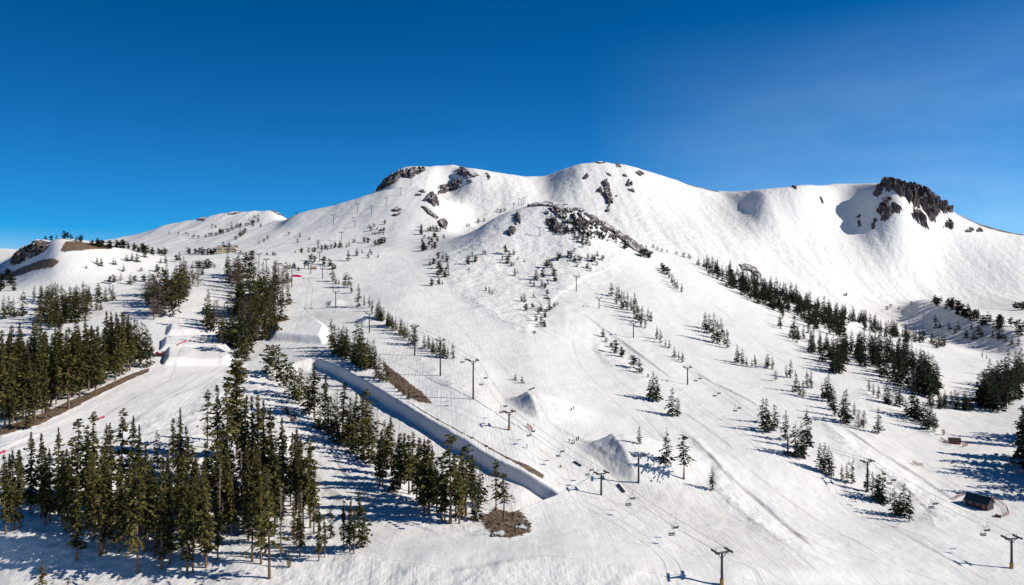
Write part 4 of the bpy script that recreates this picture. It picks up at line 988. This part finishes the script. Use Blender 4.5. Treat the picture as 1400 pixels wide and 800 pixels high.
def chair_proto():
    e = empty('lift_chair')
    b = bmesh.new()
    add_tube(b, (0, 0, 0), (0, 0, -1.4), 0.06, 0.06, 6); add_tube(b, (0, 0, -1.4), (0, 1.2, -2.4), 0.06, 0.06, 6); add_tube(b, (0, 0, -1.4), (0, -1.2, -2.4), 0.06, 0.06, 6)
    for s in (-1, 1): add_tube(b, (0, s * 1.2, -2.4), (0.1, s * 1.2, -3.6), 0.055, 0.055, 6)
    add_tube(b, (-0.25, 0, 0.05), (0.25, 0, 0.05), 0.1, 0.1, 6)
    build('hanger', b, M_STEEL, e)
    b = bmesh.new(); add_box(b, (0.3, 0, -3.6), (0.62, 2.5, 0.16), None, 0.05); build('seat', b, M_DARK, e)
    b = bmesh.new(); add_box(b, (-0.06, 0, -3.1), (0.12, 2.5, 0.62), None, 0.04); build('backrest', b, M_STEEL, e)
    return e
CH0 = chair_proto(); CH0.scale = (0.85, 0.85, 0.85); CH_used = [False]

def lift(towers, label, hp, gname, chair_us, chair_phr, arm=4.2, bases=()):
    P_ = [ground(u, v) for (u, v, h) in towers]; Hs = [h * p.y / F for (u, v, h), p in zip(towers, P_)]
    tops = {-1: [], 1: []}
    for i, (p, H) in enumerate(zip(P_, Hs)):
        a = P_[max(i - 1, 0)]; c = P_[min(i + 1, len(P_) - 1)]
        d = Vector((c.x - a.x, c.y - a.y, 0)).normalized()
        lift_tower('lift_tower', p, H, d, 'dark steel T-shaped lift tower, %s uphill on %s' % (ORD[i], label), 'lift towers of ' + label, i in bases, arm)
        n = Vector((-d.y, d.x, 0))
        for s in (-1, 1): tops[s].append(p + n * (s * arm / 2) + Vector((0, 0, H + 0.85)))
    cs = {}
    for s in (-1, 1):
        cs[s] = cable('lift_cable', tops[s], 'thin steel haul rope on %s side of %s' % ('its uphill' if s > 0 else 'its downhill', label), 'haul ropes of the chairlifts')
    for j, uc in enumerate(chair_us):
        for s in (-1, 1):
            pts = cs[s]
            for a, b in zip(pts[:-1], pts[1:]):
                ua = 700 + F * a.x / a.y; ub = 700 + F * b.x / b.y
                uu = uc + s * 3.0 * (-1)
                if min(ua, ub) <= uu < max(ua, ub):
                    t = (uu - ua) / (ub - ua); p = a.lerp(b, t)
                    o = CH0 if not CH_used[0] else copy_tree(CH0)
                    CH_used[0] = True
                    o.location = p; dd = (b - a); o.rotation_euler = (0, 0, math.atan2(-dd.y, -dd.x) if s > 0 else math.atan2(dd.y, dd.x))
                    tag(o, 'empty lift chair on the %s rope of %s, %s pair from its bottom' % ('far' if s < 0 else 'near', label, ORD[len(chair_us) - 1 - j] if False else ORD[j]), 'lift chair', 'chairs hanging from ' + label)
                    break

lift([(987,800,44),(822,677,29),(696,588,24),(647,546,52),(602,514,48),(567,486,39),(505,455,26),(459,421,22),(441,381,14)], 'the middle chairlift', 0, '', [1000, 921, 862, 806, 766, 726, 688, 661, 635], '', 4.2, (0, 2))
lift([(1383,777,40),(1186,672,40),(1077,622,24),(940,526,23),(866,462,20),(819,422,14),(788,398,20),(738,323,12),(713,281,8)], 'the right chairlift', 0, '', [1347, 1276, 1219, 1164, 1008, 980, 954], '', 4.2, (0,))
# single towers of further lifts
e = lift_tower('lift_tower', ground(873, 660), 36 * ground(873, 660).y / F, (0.3, -0.95), 'dark lift tower right of the large jump', 'single lift towers', False, 4.6)
UP = [(456,308,14,'lowest on'),(489,291,12,'second from the bottom on'),(528,282,11,'third from the bottom on'),(548,267,10,'topmost on')]
for (u, v, h, w_) in UP:
    p = ground(u, v); lift_tower('lift_tower', p, h * p.y / F, (0.3, 0.95), 'small far lift tower %s the upper lift line of the shoulder' % w_, 'towers on the shoulder below the left summit', False, 7)
for (u, v, h, lab) in [(508,293,11,'far lift tower right of the second shoulder tower'),(485,311,8,'tiny far lift tower on the smooth shoulder snow'),(467,329,11,'far lift tower above the row of low pines'),(437,358,13,'lift tower behind the small mid-mountain station'),
        (354,366,18,'leftmost T-shaped tower behind the grove of the park'),(364,373,18,'middle T-shaped tower behind the grove of the park'),(381,376,15,'tower half hidden by trees near the pink pad'),(399,393,29,'tall pole beside the pink pad'),(425,374,14,'thin pole just below the small mid-mountain station'),(341,370,18,'slim tower at the top of the grove near the lodge'),
        (709,281,9,'lift tower on the knoll crest, left of two'),(716,280,10,'lift tower on the knoll crest, right of two'),(702,287,9,'lone lift tower left of the knoll crest')]:
    p = ground(u, v); lift_tower('lift_tower', p, h * p.y / F, (0.5, 0.86), lab, 'scattered far lift towers', False, 6)

# ------------------------------------------------------------------ buildings
def lodge():
    p = ground(310, 346); k = p.y / F
    e = empty('lodge', p, RAD(8)); tag(e, 'cream-walled mountain lodge with dark windows below the far left ridge', 'building')
    W, H, Dp = 24 * k, 8 * k, 9
    b = bmesh.new(); add_box(b, (0, Dp / 2, H / 2 - 1), (W, Dp, H + 2)); 
    add_prism(b, [(-W * .5, -1.5, -2), (-W * .22, -1.5, -2), (-W * .22, -1.5, H * 1.1), (-W * .36, -1.5, H * 1.32), (-W * .5, -1.5, H * 1.1)], (0, 3, 0))
    add_prism(b, [(W * .18, -1.5, -2), (W * .5, -1.5, -2), (W * .5, -1.5, H * 1.1), (W * .34, -1.5, H * 1.35), (W * .18, -1.5, H * 1.1)], (0, 3, 0))
    build('wall', b, M_CREAM, e)
    b = bmesh.new()
    add_prism(b, [(-W * .53, -0.2, H + .15), (W * .53, -0.2, H + .15), (W * .53, Dp / 2, H * 1.3), (-W * .53, Dp / 2, H * 1.3)], (0, 0, 0.35))
    add_prism(b, [(-W * .53, Dp / 2, H * 1.3), (W * .53, Dp / 2, H * 1.3), (W * .53, Dp + .6, H + .15), (-W * .53, Dp + .6, H + .15)], (0, 0, 0.35))
    build('roof', b, M_ROOF, e)
    for i, x in enumerate((-.45, -.38, -.28, -.12, 0, .1, .24, .33, .43)):
        b = bmesh.new(); y = -1.56 if abs(x) > .2 else -0.06
        add_box(b, (x * W, y, H * .62), (1.1, 0.12, 1.5)); f = build('window', b, M_WOODD, e)
        b = bmesh.new(); add_box(b, (x * W, y - .08, H * .62), (0.9, 0.05, 1.3)); build('pane', b, M_GLASS, f)
    b = bmesh.new(); add_box(b, (W * .34, -1.57, 1.2), (1.6, 0.14, 2.4)); build('door', b, M_WOODD, e)
lodge()

def lift_station():
    p = ground(419, 368); k = p.y / F
    e = empty('lift_station', p, 0); tag(e, 'small chairlift top station under a dark hipped roof on posts', 'lift station')
    b = bmesh.new(); H = 7.0 * k
    R0, R1 = 5.2 * k, 2.4 * k
    A_ = [Vector((R0 * math.cos(t), R0 * .8 * math.sin(t), H)) for t in [i * math.pi / 3 for i in range(6)]]
    T_ = [Vector((R1 * math.cos(t), R1 * .8 * math.sin(t), H + 3.8 * k)) for t in [i * math.pi / 3 for i in range(6)]]
    va = [b.verts.new(a) for a in A_]; vt = [b.verts.new(a) for a in T_]
    for i in range(6): b.faces.new((va[i], va[(i + 1) % 6], vt[(i + 1) % 6], vt[i]))
    b.faces.new(vt); b.faces.new(va[::-1]); build('roof', b, M_ROOF, e)
    for x, y in ((-.5, -.4), (.5, -.4), (.5, .4), (-.5, .4)):
        b = bmesh.new(); add_tube(b, (x * R0, y * R0, -1), (x * R0, y * R0, H + .02), .25, .25, 8); build('post', b, M_DARK, e)
    b = bmesh.new(); add_box(b, (0, 0, H * .8), (R0 * 1.2, 1.6, 1.2), None, .2); build('bullwheel_housing', b, M_STEEL, e)
lift_station()

def hut(u, v, wpx, label, mat, roofmat, rz, name='hut', boards=None):
    p = ground(u, v); k = p.y / F
    W = wpx * k; Dp = W * .62; H = W * .30
    e = empty(name, p, rz); tag(e, label, 'hut')
    b = bmesh.new(); add_prism(b, [(-W / 2, -Dp / 2, -1.5), (-W / 2, Dp / 2, -1.5), (-W / 2, Dp / 2, H), (-W / 2, 0, H * 1.85), (-W / 2, -Dp / 2, H)], (W, 0, 0)); build('wall', b, mat, e)
    b = bmesh.new(); o = W * .07
    for s in (-1, 1):
        add_prism(b, [(-W / 2 - o, s * (Dp / 2 + o), H - o * .6), (W / 2 + o, s * (Dp / 2 + o), H - o * .6), (W / 2 + o, 0, H * 1.88), (-W / 2 - o, 0, H * 1.88)], (0, 0, W * .025))
    r = build('roof', b, roofmat, e)
    b = bmesh.new(); add_tube(b, (W * .02, Dp * .08, H * 1.5), (W * .02, Dp * .08, H * 2.6), W * .014, W * .014, 8); build('chimney', b, M_STEEL, r)
    for x in (-.28, .05):
        b = bmesh.new(); add_box(b, (x * W, -Dp / 2 - .04, H * .62), (W * .14, .1, H * .34)); f = build('window', b, M_WOODL, e)
        b = bmesh.new(); add_box(b, (x * W, -Dp / 2 - .11, H * .62), (W * .12, .05, H * .28)); build('pane', b, M_GLASS, f)
    b = bmesh.new(); add_box(b, (W * .33, -Dp / 2 - .05, H * .38), (W * .13, .12, H * .8)); d = build('door', b, M_BROWN, e)
    b = bmesh.new(); add_tube(b, (W * .37, -Dp / 2 - .2, H * .4), (W * .37, -Dp / 2 - .08, H * .4), .05, .05, 6); build('handle', b, M_STEEL, d)
    if boards:
        b = bmesh.new(); add_prism(b, [(-W * .52, -Dp * .35, -1), (-W * .85, -Dp * .1, -1), (-W * .85, -Dp * .1, H * .25), (-W * .52, -Dp * .35, H * .95)], (0, .15, 0)); build('windbreak', b, M_WOODL, e)
    return p, k
hut(1339, 693, 28, 'dark patrol hut with teal roof and stovepipe at the lower right', M_WOODD, M_ROOF, RAD(-58), 'patrol_hut', True)
hut(1305, 606, 13, 'small dark red hut beside the trees of the right run', M_RED, M_WOODD, RAD(-20))
hut(1077, 622, 9, 'tiny dark operator cabin beside the tower among the firs', M_DARK, M_ROOF, RAD(-10), 'operator_cabin')
hut(429, 368, 7, 'tiny brown cabin right of the small lift station', M_BROWN, M_WOODL, RAD(15), 'cabin')

def net_fence(pts, label, h=1.5):
    ps = []
    for (a, b_) in zip(pts[:-1], pts[1:]):
        for i in range(6):
            t = i / 6; ps.append(ground(a[0] + (b_[0] - a[0]) * t, a[1] + (b_[1] - a[1]) * t))
    ps.append(ground(*pts[-1]))
    e = empty('safety_fence', ps[0]); tag(e, label, 'fence', 'orange net fences')
    o = ps[0]
    b = bmesh.new()
    for p, q in zip(ps[:-1], ps[1:]):
        p = p - o; q = q - o
        for r in range(9): 
            z = Vector((0, 0, h * (0.15 + .85 * r / 8))); add_tube(b, p + z, q + z, 0.011, 0.011, 4, False)
        for r in range(8):
            m = p.lerp(q, r / 8); add_tube(b, m + Vector((0, 0, .15 * h)), m + Vector((0, 0, h)), 0.011, 0.011, 4, False)
    build('netting', b, M_ORANGE, e)
    for p in ps[::3]:
        b = bmesh.new(); add_tube(b, p - o + Vector((0, 0, -.4)), p - o + Vector((0, 0, h + .15)), .045, .045, 6); build('post', b, M_DARK, e)
net_fence([(1306,683),(1311,680),(1320,677)], 'orange net fence in front of the left end of the patrol hut')
net_fence([(1356,682),(1366,688),(1376,696),(1379,704),(1372,707)], 'curved orange net fence around the downhill end of the patrol hut')
net_fence([(1286,601),(1292,605),(1300,610)], 'short orange net fence left of the small red hut')
net_fence([(1312,606),(1320,607),(1323,610),(1316,612)], 'small curved net fence right of the small red hut')
net_fence([(1248,634),(1254,637),(1262,638)], 'short net fence on the open snow below the red hut')
net_fence([(720,583),(725,586),(728,590)], 'small orange net fence below the first large jump')

def snowcat(u, v, wpx, label, rz, mat):
    p = ground(u, v); L = wpx * p.y / F
    e = empty('snow_groomer', p, rz); tag(e, label, 'snow groomer', 'snow groomers'); s = L / 6.0
    for y in (-1, 1):
        b = bmesh.new()
        add_prism(b, [Vector(q) * s for q in [(-2.3, y * 1.35 - .5, .1), (2.0, y * 1.35 - .5, .1), (2.5, y * 1.35 - .5, .6), (2.1, y * 1.35 - .5, 1.05), (-2.3, y * 1.35 - .5, 1.05), (-2.7, y * 1.35 - .5, .6)]], (0, 1.0 * s, 0)); build('track', b, M_RUBBER, e)
    b = bmesh.new(); add_box(b, (-.9 * s, 0, 1.45 * s), (3.2 * s, 2.0 * s, .9 * s), None, .12 * s); build('body', b, mat, e)
    b = bmesh.new(); add_prism(b, [Vector(q) * s for q in [(.3, -1, 1.0), (1.9, -1, 1.0), (1.7, -1, 1.7), (1.2, -1, 2.6), (.3, -1, 2.6)]], (0, 2 * s, 0)); c = build('cab', b, mat, e)
    b = bmesh.new(); add_prism(b, [Vector(q) * s for q in [(1.74, -.85, 1.75), (1.74, .85, 1.75), (1.27, .85, 2.5), (1.27, -.85, 2.5)]], (.06 * s, 0, .02 * s)); build('windscreen', b, M_GLASS, c)
    b = bmesh.new(); add_prism(b, [Vector(q) * s for q in [(2.9, -2, .1), (3.15, -2, .1), (2.95, -2, .6), (3.15, -2, 1.1), (2.9, -2, 1.1), (2.7, -2, .6)]], (0, 4 * s, 0)); build('blade', b, M_YELLOW, e)
snowcat(217, 487, 14, 'dark red snow groomer parked beside the left jump line', RAD(195), M_RED)
snowcat(1364, 707, 9, 'small red snow vehicle beside the net fence of the patrol hut', RAD(160), M_RED)

def rail(a, b_, label, mat, group, hh=.55, wd=.35):
    p, q = ground(*a), ground(*b_)
    d = q - p; e = empty('jib_rail', p, math.atan2(d.y, d.x)); tag(e, label, 'park rail', group)
    L = math.hypot(d.x, d.y); dz = d.z
    b = bmesh.new(); add_prism(b, [(0, -wd, hh), (0, wd, hh), (0, wd, hh + .22), (0, -wd, hh + .22)], (L, 0, dz)); build('sliding_surface', b, mat, e)
    for t in (.12, .88):
        b = bmesh.new(); add_box(b, (L * t, 0, hh / 2 - .3 + dz * t), (.25, wd * 1.4, hh + .6)); build('leg', b, M_DARK, e)
rail((222,466),(234,461), 'pink park rail on the groomed road, upper of the pair', M_PINK, 'pink park rails', .5, .55)
rail((242,473),(255,467), 'pink park rail on the groomed road, lower of the pair', M_PINK, 'pink park rails', .5, .55)
rail((133,575),(143,571), 'short pink park rail seen between the tree tops', M_PINK, 'pink park rails', .5, .5)
rail((-6,625),(7,618), 'pink park rail at the left edge of the picture', M_PINK, 'pink park rails', .5, .55)
rail((785,632),(795,638), 'dark park box left of the largest jump', M_DARK, 'dark park boxes', .3, .4)
rail((845,663),(854,674), 'dark park box below the largest jump', M_DARK, 'dark park boxes', .3, .4)
rail((724,534),(731,531), 'dark park rail above the upper large jump', M_DARK, 'dark park boxes', .4, .4)

def pad():
    p = ground(406, 379); k = p.y / F
    e = empty('landing_pad', p, 0); tag(e, 'bright pink fabric pad on a snow mound beside the tall pole', 'landing pad')
    b = bmesh.new(); add_prism(b, [(-6.5 * k, 0, -.5), (7 * k, 0, -.5), (4 * k, 0, 1.2), (-1 * k, 0, 2.1), (-6.5 * k, 0, 1.8)], (0, 4, .6)); build('cover', b, M_PINK, e)
    b = bmesh.new(); add_prism(b, [(-6.6 * k, -.3, -1), (11 * k, -.3, -1), (8 * k, -.3, .1), (-6.6 * k, -.3, .3)], (0, 6, 0)); build('snow_base', b, M_SNOW, e)
pad()

# ------------------------------------------------------------------ skiers
def person_mesh(name, joints, edges, radii):
    m = bpy.data.meshes.new(name); m.from_pydata(joints, edges, []); m.update()
    o = bpy.data.objects.new(name, m); COL.objects.link(o)
    sk = o.modifiers.new('skin', 'SKIN'); sb = o.modifiers.new('sub', 'SUBSURF'); sb.levels = 1; sb.render_levels = 1
    for i, r in enumerate(radii): m.skin_vertices[0].data[i].radius = (r, r)
    m.skin_vertices[0].data[0].use_root = True
    dg = bpy.context.evaluated_depsgraph_get(); bpy.context.view_layer.update()
    me2 = bpy.data.meshes.new_from_object(o.evaluated_get(dg)); me2.name = name
    bpy.data.objects.remove(o)
    me2.materials.clear(); me2.materials.append(M_CLOTH); me2.materials.append(M_SKIN)
    zt = max(v.co.z for v in me2.vertices)
    for p in me2.polygons:
        p.use_smooth = True
        if zt - .2 < p.center.z < zt - .07 and p.normal.y < -.3: p.material_index = 1
    return me2
STAND = ([(0,0,.95),(0,-.03,1.2),(0,-.06,1.45),(0,-.07,1.56),(0,-.09,1.68),(0,-.09,1.78), (-.2,-.05,1.42),(-.3,-.18,1.2),(-.25,-.42,1.12), (.2,-.05,1.42),(.3,-.18,1.2),(.25,-.42,1.12), (-.13,-.08,.9),(-.15,-.2,.5),(-.15,-.02,.1),(-.15,-.2,.05),(.13,-.08,.9),(.15,-.2,.5),(.15,-.02,.1),(.15,-.2,.05)],
         [(0,1),(1,2),(2,3),(3,4),(4,5),(2,6),(6,7),(7,8),(2,9),(9,10),(10,11),(0,12),(12,13),(13,14),(14,15),(0,16),(16,17),(17,18),(18,19)],
         [.17,.18,.19,.07,.11,.10,.09,.075,.05,.09,.075,.05,.12,.09,.075,.06,.12,.09,.075,.06])
SIT = ([(0,0,.22),(0,.06,.5),(0,.04,.75),(0,.02,.86),(0,-.02,.98),(0,-.02,1.08), (-.2,.04,.72),(-.3,-.1,.5),(-.2,-.3,.42), (.2,.04,.72),(.3,-.1,.5),(.2,-.3,.42), (-.13,-.1,.22),(-.16,-.45,.42),(-.16,-.75,.12),(-.16,-.9,.14),(.13,-.1,.22),(.16,-.45,.42),(.16,-.75,.12),(.16,-.9,.14)], STAND[1], STAND[2])
PM = {'stand': person_mesh('person', *STAND), 'sit': person_mesh('person', *SIT)}
for (u, v, pose, rz, lab) in [(778,605,'stand',.4,'person in dark ski clothes standing leftmost of the group above the largest jump'),(781,607,'sit',1.0,'person in dark clothes sitting in the group above the largest jump'),(785,607,'sit',-.6,'person in dark clothes sitting between the others above the largest jump'),
        (788,603,'stand',2.2,'person in dark clothes standing behind the group above the largest jump'),(791,602,'stand',-1.,'person in dark clothes standing rightmost above the largest jump'),(720,613,'stand',1.2,'lone person in dark clothes skiing below the upper large jump'),
        (766,639,'sit',.7,'person in dark clothes crouching alone left of the dark park box'),(781,561,'sit',.3,'person in dark clothes sitting beside the upper large jump landing'),(784,560,'stand',.9,'person in dark clothes standing beside the upper large jump landing'),(424,376,'stand',.2,'lone person in dark clothes below the small lift station')]:
    o = link(bpy.data.objects.new('person', PM[pose])); o.location = ground(u, v); o.rotation_euler = (0, 0, rz)
    tag(o, lab, 'person', 'skiers in the park')

# ------------------------------------------------------------------ light, sky, camera
SUN_DIR = Vector((0.82, -0.10, 0.50)).normalized()
sun = bpy.data.lights.new('sun', 'SUN'); sun.energy = 4.6; sun.angle = RAD(0.53); sun.color = (1.0, 0.94, 0.85)
so = link(bpy.data.objects.new('sun', sun)); so.rotation_euler = (-SUN_DIR).to_track_quat('-Z', 'Y').to_euler()
w = bpy.data.worlds.new('World'); S.world = w; w.use_nodes = True
nt = w.node_tree; bg = nt.nodes['Background']
sky = N(nt, 'ShaderNodeTexSky', sky_type='NISHITA'); sky.sun_disc = False
sky.sun_elevation = math.asin(SUN_DIR.z); sky.sun_rotation = math.atan2(SUN_DIR.x, SUN_DIR.y)
sky.altitude = 2800; sky.air_density = 1.0; sky.dust_density = 0.0; sky.ozone_density = 3.0
gm = N(nt, 'ShaderNodeGamma'); gm.inputs[1].default_value = 1.0
hs = N(nt, 'ShaderNodeHueSaturation'); hs.inputs['Hue'].default_value = 0.502; hs.inputs['Saturation'].default_value = 1.9; hs.inputs['Value'].default_value = 1.0
nt.links.new(sky.outputs[0], hs.inputs['Color']); nt.links.new(hs.outputs[0], gm.inputs[0]); 
tcw = N(nt, 'ShaderNodeTexCoord'); sep = N(nt, 'ShaderNodeSeparateXYZ'); nt.links.new(tcw.outputs['Generated'], sep.inputs[0])
mr = N(nt, 'ShaderNodeMapRange'); mr.inputs[1].default_value = 0.0; mr.inputs[2].default_value = 0.40; mr.inputs[3].default_value = 1.0; mr.inputs[4].default_value = 0.0
nt.links.new(sep.outputs['Z'], mr.inputs[0])
air = N(nt, 'ShaderNodeMix', data_type='RGBA', blend_type='MULTIPLY'); air.inputs['Factor'].default_value = 1.0
ar = N(nt, 'ShaderNodeValToRGB'); ar.color_ramp.elements[0].color = (1, 1, 1, 1); ar.color_ramp.elements[1].color = (1, 1, 1, 1)
ar.color_ramp.elements[0].color = (0.5, 0.62, 0.66, 1); ar.color_ramp.elements[1].color = (0.85, 0.74, 0.82, 1)
nt.links.new(mr.outputs[0], ar.inputs['Fac']); nt.links.new(gm.outputs[0], air.inputs['A']); nt.links.new(ar.outputs['Color'], air.inputs['B'])
dk = N(nt, 'ShaderNodeMapRange'); dk.inputs[1].default_value = 0.36; dk.inputs[2].default_value = 0.75; dk.inputs[3].default_value = 1.0; dk.inputs[4].default_value = 0.42
nt.links.new(sep.outputs['Z'], dk.inputs[0])
dkm = N(nt, 'ShaderNodeMix', data_type='RGBA', blend_type='MULTIPLY'); dkm.inputs['Factor'].default_value = 1.0
nt.links.new(air.outputs['Result'], dkm.inputs['A']); nt.links.new(dk.outputs[0], dkm.inputs['B']); air = dkm
hz = N(nt, 'ShaderNodeMix', data_type='RGBA', blend_type='ADD'); hz.inputs['B'].default_value = (0.34, 0.52, 0.85, 1)
nt.links.new(math_node(nt, 'POWER', mr.outputs[0], 2.2), hz.inputs['Factor']); nt.links.new(air.outputs['Result'], hz.inputs['A'])

# a faint high veil of cirrus over the right-hand half of the sky
cn = N(nt, 'ShaderNodeTexNoise'); cn.inputs['Scale'].default_value = 2.2; cn.inputs['Detail'].default_value = 6; cn.inputs['Roughness'].default_value = 0.55
mpc = N(nt, 'ShaderNodeMapping'); mpc.inputs['Scale'].default_value = (1.0, 1.0, 4.0); nt.links.new(tcw.outputs['Generated'], mpc.inputs[0]); nt.links.new(mpc.outputs[0], cn.inputs['Vector'])
mx_ = N(nt, 'ShaderNodeMapRange'); mx_.inputs[1].default_value = 0.1; mx_.inputs[2].default_value = 0.55; nt.links.new(sep.outputs['X'], mx_.inputs[0])
mz_ = N(nt, 'ShaderNodeMapRange'); mz_.inputs[1].default_value = 0.34; mz_.inputs[2].default_value = 0.10; nt.links.new(sep.outputs['Z'], mz_.inputs[0])
cf = math_node(nt, 'MULTIPLY', math_node(nt, 'MULTIPLY', mx_.outputs[0], mz_.outputs[0]), math_node(nt, 'MULTIPLY', math_node(nt, 'POWER', cn.outputs['Fac'], 1.6), 1.1))
veil = N(nt, 'ShaderNodeMix', data_type='RGBA'); veil.inputs['B'].default_value = (3.6, 5.4, 7.0, 1)
nt.links.new(cf, veil.inputs['Factor']); nt.links.new(hz.outputs['Result'], veil.inputs['A'])
ld = N(nt, 'ShaderNodeMapRange'); ld.inputs[1].default_value = -0.65; ld.inputs[2].default_value = -0.05; ld.inputs[3].default_value = 0.74; ld.inputs[4].default_value = 1.0
nt.links.new(sep.outputs['X'], ld.inputs[0])
ldm = N(nt, 'ShaderNodeMix', data_type='RGBA', blend_type='MULTIPLY'); ldm.inputs['Factor'].default_value = 1.0
nt.links.new(veil.outputs['Result'], ldm.inputs['A']); nt.links.new(ld.outputs[0], ldm.inputs['B'])
nt.links.new(ldm.outputs['Result'], bg.inputs['Color'])
bg.inputs['Strength'].default_value = 0.142
cam = bpy.data.cameras.new('camera'); cam.sensor_width = 36; cam.lens = 36 * F / 1400; cam.clip_start = 1; cam.clip_end = 60000
co = link(bpy.data.objects.new('camera', cam)); co.location = (0, 0, 0); co.rotation_euler = (RAD(90), 0, 0); S.camera = co
S.view_settings.view_transform = 'Standard'; S.view_settings.look = 'None'; S.view_settings.exposure = 0.06; S.view_settings.gamma = 1.0
S.render.engine = 'CYCLES'; S.cycles.use_denoising = True; S.cycles.max_bounces = 5; S.cycles.diffuse_bounces = 1
